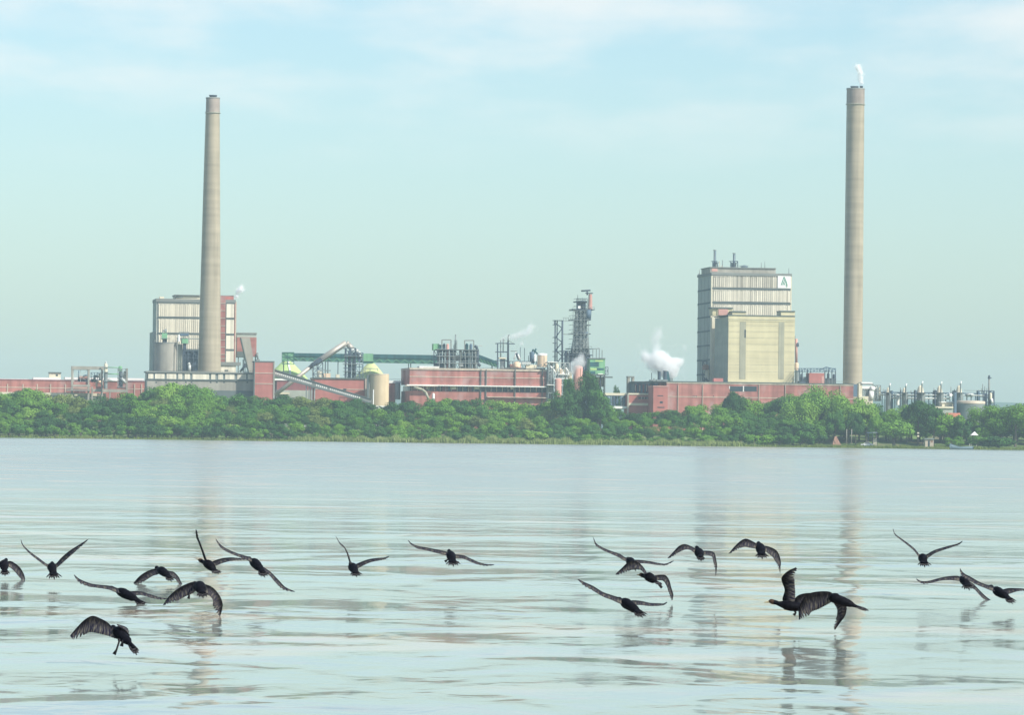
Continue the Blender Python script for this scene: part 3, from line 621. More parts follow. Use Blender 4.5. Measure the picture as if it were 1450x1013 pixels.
t.part('frame', 'steel_dark').line([(786, 454, 0), (785.6, 530, 0)], 0.22); t.part('frame_right', 'steel_dark').line([(796.4, 454, 0), (796, 530, 0)], 0.36)
p = t.part('rear_frame', 'steel_dark'); p.line([(786.4, 454, 3), (786.2, 530, 3)], 0.2); p.line([(796.4, 454, 3), (796, 530, 3)], 0.2); p.line([(789, 454, 1), (788.6, 530, 1)], 0.22)
p = t.part('stair_flight', 'steel_dark')
for i, (ya, yb) in enumerate(((458, 465), (465, 478), (478, 485), (485, 496), (496, 505), (505, 516), (516, 527))):
    a, b = (787, 796) if i % 2 == 0 else (796, 787); p.line([(a, ya, 0), (b, yb, 0)], 0.18)
p = t.part('landing', 'steel_dark')
for y in (454, 460, 478, 486, 498, 505, 513, 521): p.box(784.6, 797.5 if y in (454, 498) else 789.5, y-0.4, y+0.4, -0.4, 3.2)
p = t.part('bridge', 'steel_grey'); p.lattice(798, 810, 450, 455, 0, 2, 5, 1, 0.1, False); p.box(797, 811, 473, 474, 0, 2); p.line([(784.8, 460, 0), (784.8, 455, 0)], 0.1); t.end()
t = T('digester_tower', 'tall dark process tower wrapped in pipes and landings, highest thing at the centre', 'tower', 823, 1532)
t.part('shaft', 'steel_blue').cyl(812, 831.5, 470, 560, 4.5, 24); t.part('middle_shaft', 'steel_grey').cyl(812.6, 831, 452, 470, 4.5, 24); t.part('upper_shaft', 'steel_blue').cyl(814, 831, 438.5, 452, 4.5, 24); t.part('top_shaft', 'steel_dark').cyl(817, 829.5, 428, 438.5, 4, 20, 0.6)
t.part('outer_frame', 'steel_grey').lattice(811.5, 833.5, 440, 500, -0.8, 8.5, 4, 9, 0.14); t.part('upper_frame', 'steel_dark').lattice(816.5, 831.5, 423, 438, 0, 6, 3, 3, 0.14)
t.part('skirt', 'steel_grey').cyl(806, 837, 478, 512, 4.5, 24, 0, 0.66)
p = t.part('riser_pipe', 'steel_light')
for x, y0 in ((814.2, 440), (817, 444), (823, 456), (826.2, 458), (828.6, 484), (820.4, 476)): p.cyl(x-0.5, x+0.5, y0, 506, 0.6, 8)
q = t.part('dark_pipe', 'steel_dark')
for x, y0 in ((815.6, 442), (818.8, 452), (821.6, 441), (824.6, 446), (829.8, 440), (812.5, 455)): q.cyl(x-0.45, x+0.45, y0, 510, 0.2, 8)
t.each('landing', 'steel_dark', [(x0, x1, y-0.6, y+0.6, -0.6, 8) for x0, x1, y in ((811, 842, 438.4), (810, 837, 453), (831, 836.6, 460.5), (809.5, 836.5, 472.8), (806, 838, 494), (817, 832, 427), (803, 840, 503))])
p = t.part('railing', 'steel_grey')
for x0, x1, y in ((811, 842, 435.5), (810, 834, 450), (809.5, 834, 469.8), (806, 838, 491), (816.5, 831.5, 423.8)):
    p.line([(x0, y, -0.5), (x1, y, -0.5)], 0.07)
    for i in range(7): x = x0+(x1-x0)*i/6; p.line([(x, y, -0.5), (x, y+3, -0.5)], 0.06, 4)
t.part('bracket', 'steel_blue').line([(833.5, 439, 0), (832.5, 452, 0)], 1.1, 6); t.part('red_cyclone', 'pink_paint').cyl(832.5, 839, 416.5, 438, 0.6, 14, 0, 0.72)
p = t.part('top_arm', 'steel_dark'); p.box(830, 839.8, 414.6, 415.8, -0.2, 1.6); p.line([(823, 412.2, 0.6), (836, 411.3, 0.6)], 0.3); p.line([(831.5, 411, 0.6), (831.6, 418, 0.6)], 0.3)
t.part('valve_box', 'white_paint').box(818.6, 822, 433.5, 437, -0.6, 1); p = t.part('vent', 'steel_dark')
for x, y in ((818, 418), (824.6, 422), (828, 423)): p.cyl(x-0.3, x+0.3, y, 430, 3, 6)
t.part('base_frame', 'steel_dark').lattice(797, 834, 497, 530, 0, 8, 8, 3, 0.2)
p = t.part('base_vessel', 'steel_blue'); p.cyl(799, 804, 499, 530, 3, 12, 0.5); p.cyl(804.5, 809, 502, 530, 2, 12, 0.5); p.cyl(829, 834.5, 507, 540, 0, 12, 0.3)
t.end()
t = T('green_unit', 'bright green panelled unit with vent pipes at the right foot of the tall tower', 'machine', 846, 1520)
t.part('casing', 'green_clad').box(835, 856.8, 508.5, 530, 0, 6); t.each('dark_panel', 'dark_green', [(835.5, 848, 513, 519.6, -0.08, 0.1), (841, 855, 521.5, 524.5, -0.08, 0.1), (836, 843, 526, 529.5, -0.08, 0.1)])
t.each('pale_panel', 'lime_dome', [(843, 854, 510.4, 512.2, -0.09, 0.1), (836, 845, 521.8, 524.2, -0.1, 0.1)])
p = t.part('roof', 'steel_grey'); p.box(834, 857.4, 507, 508.6, -0.3, 6.3)
p = t.part('vent_pipe', 'steel_grey')
for x, y in ((839.5, 494.5), (844.4, 495), (848.6, 493.6), (852.6, 496)): p.cyl(x-0.55, x+0.55, y, 508, 2, 8)
p.line([(834, 494.6, 2), (849, 493.6, 2)], 0.16); t.part('side_stair', 'steel_dark').lattice(857, 861, 520, 531, 0, 3, 1, 2, 0.14)
t.part('under_deck', 'dark_trim').box(833, 857, 530.4, 532.4, -0.6, 6.4); t.part('white_ledge', 'white_paint').box(847, 854, 529.4, 530.6, -0.9, 0)
for x in (835, 843, 850, 856): t.part('leg', 'steel_dark').ground(x, x+1.2, 532, 0.4, 1.6)
t.part('cream_bay', 'cream_paint').box(845, 856, 534, 548, 1.8, 5); p = t.part('arm', 'dark_trim'); p.box(855, 867.6, 533.4, 535.4, -0.4, 1.4); p.ground(855.4, 857, 535, -0.2, 1.0)
t.end()
t = T('brown_tank', 'rusty pink upright tank at the foot of the tall tower behind the big tree', 'tank', 818, 1508)
t.part('shell', 'pink_paint').cyl(812, 825, 520.5, 575, 0, 20, 0.8); t.part('ladder', 'rust').line([(822, 522, -1.6), (822, 560, -1.6)], 0.14); t.end()
# --- centre right
t = T('pipe_bridge', 'low steel bay with a cream roof between the big tree and small red wing', 'steel frame', 872, 1506)
t.part('roof', 'cream_paint').box(857, 890, 556.8, 560.4, 0, 7); t.part('frame', 'steel_blue').lattice(860, 888.4, 561, 577, 0.3, 6, 6, 2, 0.2); t.part('tank', 'steel_grey').cyl(866, 872, 563, 580, 3, 12, 0.4); t.part('right_tank', 'steel_light').cyl(880, 885.4, 564, 580, 3, 12, 0.4)
t.part('lower_roof', 'white_paint').box(868, 899, 575.6, 579, -4, -0.4); t.end()
t = T('lone_tree', 'small dark round tree seen far behind the mill left of the two tall grey posts', 'tree', 874, 1700) if False else None
t = T('twin_posts', 'pair of grey concrete posts joined by a top beam left of the dark workshop', 'post', 893, 1530)
t.part('post', 'concrete').ground(888.6, 891.8, 533.6, 0, 2.2); t.part('post', 'concrete').ground(895.4, 898.2, 533.6, 0, 2.2); t.part('beam', 'grey_trim').box(888.6, 898.2, 533, 534.8, -0.15, 2.4); t.part('rear_wall', 'white_paint').box(892, 895.2, 541, 556, 2, 4); t.end()
t = T('small_red_wing', 'small bright red wing with a strip window and cream edges left of the red block', 'building', 907, 1502)
t.part('wall', 'bright_brick').ground(890, 926, 559, 0, 9); t.part('coping', 'cream_paint').box(889.6, 926, 557.2, 559.4, -0.25, 9.2); t.part('window', 'glass_dark').box(904, 924, 562.6, 565.4, -0.08, 0.1)
q = t.part('mullion', 'pale_line')
for x in (908, 912, 916, 920): q.box(x, x+0.7, 562.4, 565.6, -0.15, -0.05)
t.part('lower_band', 'cream_paint').box(890, 924.6, 571.2, 574.6, -0.3, 0.2); t.part('column', 'concrete').ground(888.6, 890.6, 558, -0.3, 1); t.end()
t = T('dark_workshop', 'dark blue grey workshop with brick piers between the posts and the red block', 'building', 912, 1522)
t.part('wall', 'steel_blue').ground(898, 960, 543, 0, 9); t.part('roof', 'dark_trim').box(897.4, 962, 540.8, 543.2, -0.6, 9.4); t.each('pier', 'dark_brick', [(x, x+2.6, 544.5, 556, -0.3, 0.1) for x in (899, 904.5, 910, 915, 920.5)])
for x in (899.6, 906, 915.6, 922): t.part('pale_pipe', 'cream_paint').cyl(x-0.5, x+0.5, 546, 554, -0.8, 8)
t.end()
t = T('red_gatehouse', 'bright red brick block projecting at the left end of the long red wing', 'building', 935, 1492)
t.part('wall', 'bright_brick').ground(925.2, 945.6, 547.5, 0, 10); t.part('coping', 'pink_paint').box(924.8, 946, 546.6, 548.2, -0.2, 10.2); t.each('window', 'glass_dark', [(934.5, 938.5, 568.6, 571.4, -0.08, 0.1), (931, 939, 560.2, 561.2, -0.08, 0.1), (931, 941, 576.6, 577.8, -0.08, 0.1)])
t.end()
t = T('long_red_wing', 'long red brick wing in front of the pale concrete block and right boiler house', 'building', 1067, 1500)
red_wall(t, 944, 1208.5, 542.4, 585, 0, 17, lines=(563.5,), cope=None); t.part('coping', 'dark_trim').box(925, 1209, 541.6, 542.8, -0.3, 17.3); t.part('parapet', 'pale_line').box(944, 1208.6, 542.8, 545, -0.15, 0.2)
t.each('window', 'glass_dark', [(1033.5, 1052, 547.4, 554.6, -0.06, 0.1), (1053.6, 1071.6, 547.4, 554.6, -0.06, 0.1)])
q = t.part('window_frame', 'white_paint'); q.box(1052.1, 1053.5, 547, 555, -0.12, 0.1); q.box(1032.6, 1033.5, 547, 551, -0.12, 0.1)
t.each('vent', 'glass_dark', [(x, x+1.1, 560.5, 563.6, -0.08, 0.1) for x in (981, 983.4, 985.8, 1010)])
for x in (960, 995, 1074.5, 1112, 1150, 1190): t.part('downpipe', 'pale_line').ground(x, x+0.7, 545, -0.35, -0.05)
p = t.part('railing', 'grey_trim'); p.line([(1130, 540.2, 0.5), (1206, 540.6, 0.5)], 0.06)
t.end()
def stack(label, x0, x1, y0, y1, Y, m='steel_dark'):
    t = T('vent_stack', label, 'vent stack', (x0+x1)/2, Y, group='dark vent stacks over the red wing'); t.part('pipe', m).cyl(x0, x1, y0, y1, 0, 16); t.part('rim', 'grey_trim').cyl(x0-0.3, x1+0.3, y0-0.4, y0+0.8, 0, 16)
    t.part('base', 'steel_grey').box(x0-1, x1+1, y1-3, y1+1, -1.4, 1.4); t.end()
stack('left dark vent stack in front of the white steam cloud', 931.2, 935.8, 525.8, 541, 1508)
stack('right thicker dark vent stack in front of the white steam cloud', 939.2, 944.6, 525.4, 541, 1508)
stack('tall needle thin vent pipe left of the two dark stacks', 922.2, 923.2, 528.5, 541, 1508)
stack('short stubby vent pipe just left of the two dark stacks', 925.4, 926.8, 536.6, 541, 1508, 'steel_grey')
t = T('scrubber', 'green grey sloping scrubber against the right side of the dark stacks', 'machine', 950, 1512)
p = t.part('casing', 'dark_green'); slab(p, [(944, 542), (949.6, 542), (946.6, 526), (944.6, 526)], 0, 2.4); t.part('duct', 'steel_grey').box(948, 953, 535.6, 542, 0, 2); t.end()
# --- right boiler house
t = T('large_boiler_house', 'tallest building, ribbed pale boiler house with grey side and white sign panel', 'building', 1064, 1543)
t.part('side_wall', 'grey_clad').ground(1008, 1120.6, 390, 0, 26)
clad(t, 'stained_clad', 1009.5, 1100, ((391, 407.5),), 'stained_cladding')
clad(t, 'white_clad', 1009.5, 1119, ((411, 427.5), (431.5, 452)))
t.each('stained_panel', 'stained_clad', [(x, x+w_, 411.2, 427.3, -0.36, -0.2) for x, w_ in ((1015, 2.6), (1020, 2), (1056, 2.6), (1062, 3), (1068, 3), (1074, 4), (1108, 3), (1114, 2))])
t.each('stained_panel', 'stained_clad', [(x, x+w_, 431.6, 451, -0.36, -0.2) for x, w_ in ((1073, 4), (1108, 2.6), (1014, 1.5))])
q = t.part('floor_beam', 'dark_trim')
for y in (409.2, 429.4): q.box(1008.4, 1120, y-0.8, y+0.9, -0.45, 0.15)
for i in range(55):
    for y in (391.2, 410.8, 431): q.box(1010+i*2, 1010.6+i*2, y-0.4, y+1.2, -0.42, -0.2)  # small dark blocks imitate the shadow at the top of each rib
t.part('parapet', 'grey_trim').box(1007.4, 1121.4, 386.8, 390.6, -0.5, 26.3)
t.part('corner_column', 'cream_paint').ground(1007.2, 1009.4, 390.6, -0.4, 0.6); t.part('corner_column', 'cream_paint').box(1119, 1121, 390.6, 446, -0.4, 0.6)
t.part('penthouse', 'concrete').box(1006, 1098.5, 379.5, 387.2, 1, 18); t.part('pink_patch', 'pink_paint').box(1008, 1016, 380.4, 384.4, 0.85, 1.1); t.part('penthouse_roof', 'grey_trim').box(1005.6, 1099, 378.8, 380, 0.6, 18.4)
q = t.part('side_beam', 'dark_trim'); c0 = t.loc(1008, 400, 0).x
for y in (409.5, 428.5, 448.5, 468.5, 489, 509.5, 530): z = t.loc(1008, y, 0).z; q.box3((c0-0.12, 0.1, z-0.3), (c0+0.1, 26.1, z+0.3))
q = t.part('side_joint', 'grey_trim')
for d in (6.5, 13, 19.5): q.box3((c0-0.07, d-0.12, 0), (c0+0.1, d+0.12, t.loc(1008, 392, 0).z))
t.part('left_pilaster', 'cream_paint').ground(1008.2, 1013, 449, -1.4, -0.5)
t.part('sign_panel', 'white_paint').box(1101.2, 1119.8, 391, 408.4, -0.55, -0.2)
g = t.part('emblem', 'logo_green', t.parts[-1]); g2 = t.part('emblem_tail', 'logo_grey', t.parts[-2])
def stroke(pt, a, b, w0, w1):
    (ax_, ay_), (bx_, by_) = a, b; slab(pt, [(bx_-w1, by_), (bx_+w1, by_), (ax_+w0, ay_), (ax_-w0, ay_)], -0.62, -0.5)
stroke(g, (1110.2, 392.2), (1106.4, 403.7), 0.55, 0.6); stroke(g, (1111.5, 395.0), (1108.5, 403.7), 0.5, 0.6); stroke(g, (1112.7, 397.9), (1110.5, 403.7), 0.45, 0.6)
stroke(g, (1110.4, 392.2), (1113.9, 400.4), 0.5, 0.5); stroke(g, (1113.9, 400.2), (1113.4, 405), 0.55, 0.6); stroke(g, (1113.4, 404.8), (1113.6, 407.4), 0.5, 0.15); stroke(g2, (1115.0, 402.2), (1114.9, 406.4), 0.4, 0.4)
t.end()
def roof_flue(label, xc, y0, y1, base):
    t = T('roof_flue', label, 'vent stack', xc, 1552, group='steel flues on the large boiler house')
    t.part('pipe', 'steel_blue').cyl(xc-1.7, xc+1.7, y0+1, y1, 0, 14); t.part('rain_cap', 'steel_grey').cyl(xc-2.2, xc+2.2, y0-0.6, y0+0.6, 0, 14); t.part('highlight_pipe', 'steel_light').cyl(xc-0.4, xc+0.4, y0+2, y1, -0.7, 8)
    t.part('platform', 'steel_dark').lattice(xc-base, xc+base, y1-9, y1, -1, 2, 2, 1, 0.18); t.part('casing', 'steel_grey').box(xc-base*0.6, xc+base*0.6, y1-7, y1, -0.6, 1.6); t.end()
roof_flue('taller left steel flue on the large boiler house roof', 1012.2, 354.5, 379, 3)
roof_flue('shorter right steel flue in a frame on the large boiler house roof', 1039.6, 359, 379, 5)
t = T('roof_fan', 'dark round roof fan right of the framed flue on the boiler house', 'machine', 1054, 1550)
t.part('drum', 'steel_blue').cyl(1049.5, 1058.5, 377.5, 381.5, 0, 14, 0.5); t.part('cage', 'steel_grey').lattice(1048.5, 1059, 376.4, 382, -1.6, 1.6, 3, 1, 0.1); t.end()
t = T('roof_pipes', 'three thin cream and grey pipes beside the taller flue', 'pipe', 1021, 1551)
p = t.part('pipe', 'cream_paint'); p.cyl(1018.6, 1019.6, 370, 380, 0, 6); p.cyl(1021.4, 1022.6, 376, 381, 0, 6); t.part('dark_pipe', 'steel_grey').cyl(1022.6, 1023.6, 368.5, 379, 0, 6); t.part('bent_pipe', 'steel_grey').line([(1016.6, 379, 0), (1016.4, 373, 0), (1018.2, 371, 0)], 0.14); t.end()
for nm, xx, yy in (('thin lightning rod above the left back corner of the large boiler house', 990.5, 382), ('thin lightning rod right of centre on the boiler house penthouse', 1078, 372), ('thin lightning rod nearest the right end of the boiler house penthouse', 1083, 370.5), ('thin lightning rod above the white sign panel', 1117, 380)):
    Y_ = 1566 if xx < 1000 else 1550; t = T('lightning_rod', nm, 'rod', xx, Y_, group='rods on the large boiler house'); t.part('rod', 'steel_grey').line([(xx, yy, 0), (xx, 388.5 if xx < 1000 or xx > 1100 else 380, 0)], 0.1); t.part('foot', 'grey_trim').box(xx-1, xx+1, (387.5 if xx < 1000 or xx > 1100 else 379), (389 if xx < 1000 or xx > 1100 else 380.4), -0.4, 0.4); t.end()
t = T('side_cyclone', 'brown cyclone and dark pipes at the lower left side of the large boiler house', 'machine', 999, 1541)
t.part('cyclone', 'rust').cyl(994.5, 1004, 519, 524, 0, 14, 0.8); t.part('cone', 'cream_paint').cyl(998.5, 1004.5, 524, 537, 0, 12, 0, 1.0); p = t.part('pipe', 'steel_dark'); p.lattice(995, 1001, 512, 541, 1, 3, 1, 3, 0.2); p.line([(996, 541, -0.5), (999, 536, -0.5), (1003, 541, -0.5)], 0.4); t.end()
# --- pale concrete block
t = T('precipitator_block', 'huge pale yellow concrete block with a shaded left side and one dark slot', 'building', 1078, 1513)
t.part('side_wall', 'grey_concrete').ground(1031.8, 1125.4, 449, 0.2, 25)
p = t.part('front_panel', 'yellow_concrete'); p.ground(1031.6, 1125.6, 455.6, 0, 0.35); p.box(1031.4, 1125.8, 447.2, 455.6, -0.12, 0.35)
t.each('recessed_strip', 'strip_concrete', [(1047.5, 1056, 456, 537, -0.1, 0.1), (1102.6, 1110.4, 456, 537, -0.1, 0.1)])
q = t.part('joint', 'strip_concrete')
for y in (461.5, 470, 479, 488, 498, 508, 517, 527): q.box(1056.5, 1102, y-0.2, y+0.2, -0.03, 0.1); q.box(1032, 1047, y-0.2, y+0.2, -0.03, 0.1); q.box(1111, 1125, y-0.2, y+0.2, -0.03, 0.1)
t.part('slot_window', 'glass_dark').box(1054.2, 1056.2, 467, 478.6, -0.14, 0.1); t.part('coping', 'dark_trim').box(1031, 1126, 446.6, 447.8, -0.3, 25.2)
t.part('top_band', 'strip_concrete').box(1031.4, 1125.8, 452.6, 453.4, -0.2, 0.1)
p = t.part('roof_box', 'yellow_concrete'); p.box(1106, 1125.6, 441.4, 447, 1, 8); t.part('roof_box_cap', 'dark_trim').box(1105.6, 1126, 440.2, 441.6, 0.7, 8.3)
p = t.part('left_roof_box', 'yellow_concrete'); p.box(1037, 1056, 442, 447, 3, 9); p.box(1016, 1037.6, 436.6, 447, 8, 14); q = t.part('left_roof_cap', 'dark_trim'); q.box(1036.8, 1056.4, 440.6, 442.2, 2.7, 9.3); q.box(1008, 1038, 435.3, 437, 7.6, 14.4)
t.part('pink_box', 'pink_paint').box(1017.5, 1031, 438, 446.6, 7.8, 8.1); t.part('left_wing_box', 'yellow_concrete').box(1009, 1016, 437, 447, 8.4, 14)
t.part('base_box', 'red_paint').box(1010.5, 1024, 536, 541.8, -4, -1); t.end()
t = T('drain_stack', 'slim vertical pipe with an orange drum clinging to the right edge of the block', 'pipe', 1127, 1520)
t.part('pipe', 'pink_paint').line([(1127.8, 514, 0), (1127.6, 480, 0)], 0.45, 8); t.part('thin_pipe', 'steel_grey').line([(1126.4, 514, 0), (1126, 476, 0)], 0.14, 6); t.part('drum', 'peach_paint').cyl(1125.2, 1130.8, 515, 524.4, 0, 14, 0.4); t.part('head', 'steel_dark').cyl(1126.4, 1131.4, 487, 491, 0, 10, 0.5); t.part('lower_pipe', 'steel_grey').cyl(1125.6, 1131, 524.4, 543, 0, 12); t.end()
t = T('roof_pergola', 'dark steel canopy frame around a bright red box on the right wing roof', 'steel frame', 1157, 1508)
t.part('frame', 'steel_blue').lattice(1131, 1183, 522, 526.4, 0, 7, 12, 1, 0.16)
p = t.part('post', 'steel_dark')
for x in (1132, 1136, 1143, 1148, 1168, 1173, 1178, 1183): p.line([(x, 524, 0.5), (x, 543, 0.5)], 0.2, 4); p.line([(x, 524, 6), (x, 543, 6)], 0.15, 4)
p = t.part('ridge', 'steel_blue'); p.line([(1160, 524, 3), (1170, 520, 3), (1183, 523.4, 3)], 0.18, 4); p.line([(1170, 520, 3), (1170, 525, 3)], 0.15, 4)
t.part('red_box', 'bright_brick').box(1145.8, 1167, 528.6, 544.4, -1.2, 4); q = t.part('machine', 'steel_grey'); q.box(1136, 1143, 534, 543, 1, 5); q.box(1169, 1184, 536, 543.5, 1, 5); q.cyl(1133, 1136, 531, 543, 2, 10, 0.4)
q = t.part('motor', 'steel_dark'); q.cyl(1171, 1174.5, 530, 536, 2, 10, 0.4); q.cyl(1179, 1182.5, 531.5, 536, 2, 10, 0.4); q.box(1132, 1143.6, 540, 543.5, -0.2, 3)
t.part('pale_side', 'pink_paint').box(1163.5, 1167.3, 533, 544, -1.3, -1.1); t.end()
# --- right side works
t = T('ash_plant', 'cream and white ducting and hoppers at the right foot of the right chimney', 'machine', 1230, 1528)
t.part('cream_column', 'cream_paint').ground(1216, 1221, 543, 0, 3); t.part('wall', 'white_paint').box(1221, 1236, 547, 551, 0, 4); t.part('roof', 'white_paint').box(1220, 1235.4, 541.4, 543.6, -0.4, 4.4); t.part('roof_beam', 'grey_trim').box(1220, 1237, 543.6, 545, -0.3, 4.3)
t.part('inner_plant', 'steel_grey').lattice(1222, 1234, 550, 562, 0.4, 3.6, 4, 2, 0.24); t.part('vessel', 'steel_blue').cyl(1225, 1231, 551, 562, 2.5, 10, 0.4)
t.part('duct', 'white_paint').line([(1237, 548, -0.6), (1234, 554, -0.6), (1233.4, 566, -0.6)], 0.9, 10); t.part('duct_frame', 'steel_grey').lattice(1237.6, 1247, 546, 568, 0, 3, 2, 3, 0.2); t.part('silo', 'steel_light').cyl(1238.5, 1242, 548, 568, 1.5, 12, 0.3); t.part('pale_silo', 'cream_paint').cyl(1243.6, 1247.6, 549, 568, 1.5, 10, 0.3)
t.part('plinth', 'cream_paint').box(1216, 1236, 561.5, 574, -0.8, 0.2); t.part('blue_column', 'steel_blue').box(1207.6, 1214, 544.5, 562, -0.6, 0.4); t.end()
def digester(label, x, yt, w_, big):
    t = T('domed_tank', label, 'tank', x, 1528, group='row of pointed tanks with dark vent pipes')
    t.part('shell', 'steel_grey').cyl(x-w_*0.5, x+w_*0.5, 557, 590, 1, 16)
    p = t.part('cone_roof', 'cream_paint'); p.cyl(x-w_*0.5, x+w_*0.38, yt+7, 557, 1, 16, 1.2, 0.72)
    t.part('vent_pipe', 'dark_trim').cyl(x+0.4, x+2.2, yt, 575, -2.4, 10); t.part('pipe_tip', 'white_paint').line([(x+1.8, yt+2, -2.2), (x+2.6, yt-3.4, -2.2)], 0.22)
    p = t.part('platform', 'steel_dark'); p.box(x-w_*0.75, x+w_*0.6, 556.2, 557.2, -2, 4); p.cyl(x-w_*0.8, x-w_*0.6, 552.5, 588, -2, 8)
    t.end()
for i, (x, yt, w_, lab) in enumerate(((1258, 546.5, 7, 'first pointed tank, just right of the white ducting by the right chimney'), (1281, 547, 8, 'second pointed tank from the right chimney'), (1304, 543.5, 12, 'third pointed tank from the right chimney, broad and cream'),
                                     (1331, 544, 10, 'fourth pointed tank from the right chimney, left of the white low roof'), (1358.5, 543.5, 10, 'last pointed tank, above the wide flat grey tank'))): digester(lab, x, yt, w_, 0)
t = T('pipe_rack', 'long blue grey pipe rack linking the row of pointed tanks', 'steel frame', 1325, 1536)
t.part('main_beam', 'steel_blue').box(1247, 1396, 556, 557.4, 0, 2.2); t.part('lower_beam', 'steel_grey').box(1262, 1330, 561, 561.8, 0, 2.2)
p = t.part('post', 'steel_blue')
for x in range(1249, 1396, 6): p.ground(x, x+0.9, 557, 0.1, 0.7)
for x in (1262.5, 1296, 1299, 1323, 1326.5, 1350.5, 1354, 1385): t.part('heavy_post', 'steel_blue').ground(x, x+2.2, 553.5, -0.5, 1.8)
p = t.part('pipe', 'steel_light'); p.line([(1247, 559.4, -0.4), (1394, 560.4, -0.4)], 0.22); p.line([(1262, 564, -0.4), (1346, 565, -0.4)], 0.3); p.line([(1368, 559.6, -0.6), (1378, 559.8, -0.6)], 0.7, 8)
p = t.part('pale_vessel', 'white_paint'); p.cyl(1343, 1348, 557.6, 562, -1, 10, 0.3); p.cyl(1269, 1273.5, 560, 574, -1, 10, 0.4)
p = t.part('thin_vent', 'grey_trim')
for x, y in ((1250.6, 551), (1275, 549), (1290, 553), (1322.5, 549.5), (1346.6, 548), (1351.6, 551), (1386, 552), (1390, 550)): p.line([(x, y, 0), (x, 557, 0)], 0.12)
p.line([(1365, 553.2, 0), (1396, 553.6, 0)], 0.06); t.end()
t = T('flare_mast', 'tall thin mast with a cross head above the right end of the pipe rack', 'mast', 1400.5, 1532)
t.part('pole', 'grey_trim').line([(1400.3, 575, 0), (1400.6, 536, 0)], 0.32, 8); t.part('head', 'steel_dark').cyl(1399.2, 1402.2, 533, 537, 0, 8, 0.4); t.part('arm', 'steel_dark').line([(1398.6, 535.4, 0), (1404, 535.6, 0)], 0.16)
t.part('base_frame', 'steel_dark').lattice(1392, 1407.6, 554, 578, -1, 3, 3, 3, 0.22); p = t.part('vessel', 'steel_blue'); p.cyl(1393.6, 1397.4, 559, 578, 1, 10, 0.4); p.cyl(1405, 1408, 556, 572, 1, 10, 0.3); t.part('pale_drum', 'cream_paint').cyl(1401, 1404.6, 558, 566, -1.5, 10, 0.4); t.part('white_chute', 'white_paint').line([(1404, 565, -1.6), (1405, 571, -1.6)], 0.5, 6)
p = t.part('short_mast', 'grey_trim')
for x, y in ((1391.6, 544), (1394.4, 547), (1397.6, 550)): p.line([(x, y, 0), (x, 556, 0)], 0.14)
t.end()
t = T('flat_tank', 'wide flat grey storage tank with a beige rim near the right edge', 'tank', 1373, 1508)
t.part('shell', 'steel_grey').cyl(1354, 1394, 571, 600, 0, 40); t.part('rim', 'pale_line').cyl(1353.6, 1394.4, 568.6, 572.2, 0, 40, 0.3); t.part('post', 'steel_blue').ground(1351.6, 1354.8, 556, -3, -1); t.end()
t = T('low_shed', 'low shed with white and cream roofs left of the wide flat tank', 'building', 1338, 1504)
t.part('wall', 'grey_clad').ground(1324, 1352, 578, 0, 6); t.part('roof', 'cream_paint').box(1322, 1350, 576, 578.4, -0.5, 6.4); t.part('upper_roof', 'white_paint').box(1333, 1352.6, 569, 570.6, 2, 6); t.part('upper_wall', 'cream_paint').box(1334, 1352, 570.6, 576, 2.4, 6); t.end()
t = T('tiled_house', 'small house with an orange red tiled roof half hidden by trees', 'house', 1350, 1436, gz=3.4, rot=0.1)
t.part('wall', 'peach_paint').ground(1341, 1360, 592, 0.8, 6); p = t.part('roof', 'roof_tile'); a = [t.loc(x, y, d) for x, y, d in ((1338.4, 592, 0), (1361.4, 592, 0), (1362, 585, 3.4), (1337.5, 585, 3.4))]
b = [(a[0].x, 0, a[0].z), (a[1].x, 0, a[1].z), (a[1].x, 6.8, a[1].z), (a[0].x, 6.8, a[0].z)]; r0 = (a[3].x+0.6, 3.4, a[3].z); r1 = (a[2].x-0.6, 3.4, a[3].z)
p.add(b+[r0, r1], [(0, 1, 5, 4), (1, 2, 5), (2, 3, 4, 5), (3, 0, 4), (0, 3, 2, 1)]); t.part('window', 'glass_dark').box(1350, 1353, 597, 601, 0.75, 0.9); t.end()
# ------------------------------------------------------------------ riverside wood
def leafmat(name, a, b):
    m = bpy.data.materials.new(name); m.use_nodes = True; t = m.node_tree; p = t.nodes['Principled BSDF']; MATS[name] = m
    p.inputs['Roughness'].default_value = 0.75; p.inputs['Specular IOR Level'].default_value = 0.2
    tc = t.nodes.new('ShaderNodeTexCoord'); n = t.nodes.new('ShaderNodeTexNoise'); n.inputs['Scale'].default_value = 0.45; n.inputs['Detail'].default_value = 3
    t.links.new(tc.outputs['Object'], n.inputs['Vector']); oi = t.nodes.new('ShaderNodeObjectInfo')
    f = mth('ADD', n.outputs[0], mth('MULTIPLY', mth('SUBTRACT', oi.outputs['Random'], 0.5, t), 0.55, t), t)
    r = t.nodes.new('ShaderNodeMapRange'); r.inputs[1].default_value = 0.25; r.inputs[2].default_value = 0.75; t.links.new(f, r.inputs[0])
    mx = t.nodes.new('ShaderNodeMix'); mx.data_type = 'RGBA'; mx.inputs[6].default_value = (*a, 1); mx.inputs[7].default_value = (*b, 1)
    t.links.new(r.outputs[0], mx.inputs[0]); t.links.new(mx.outputs[2], p.inputs['Base Color'])
    tr = t.nodes.new('ShaderNodeBsdfTranslucent'); t.links.new(mx.outputs[2], tr.inputs[0]); ms = t.nodes.new('ShaderNodeMixShader'); ms.inputs[0].default_value = 0.13
    t.links.new(p.outputs[0], ms.inputs[1]); t.links.new(tr.outputs[0], ms.inputs[2]); t.links.new(ms.outputs[0], t.nodes['Material Output'].inputs[0])
leafmat('leaf_dark', (0.032, 0.098, 0.022), (0.070, 0.19, 0.028))
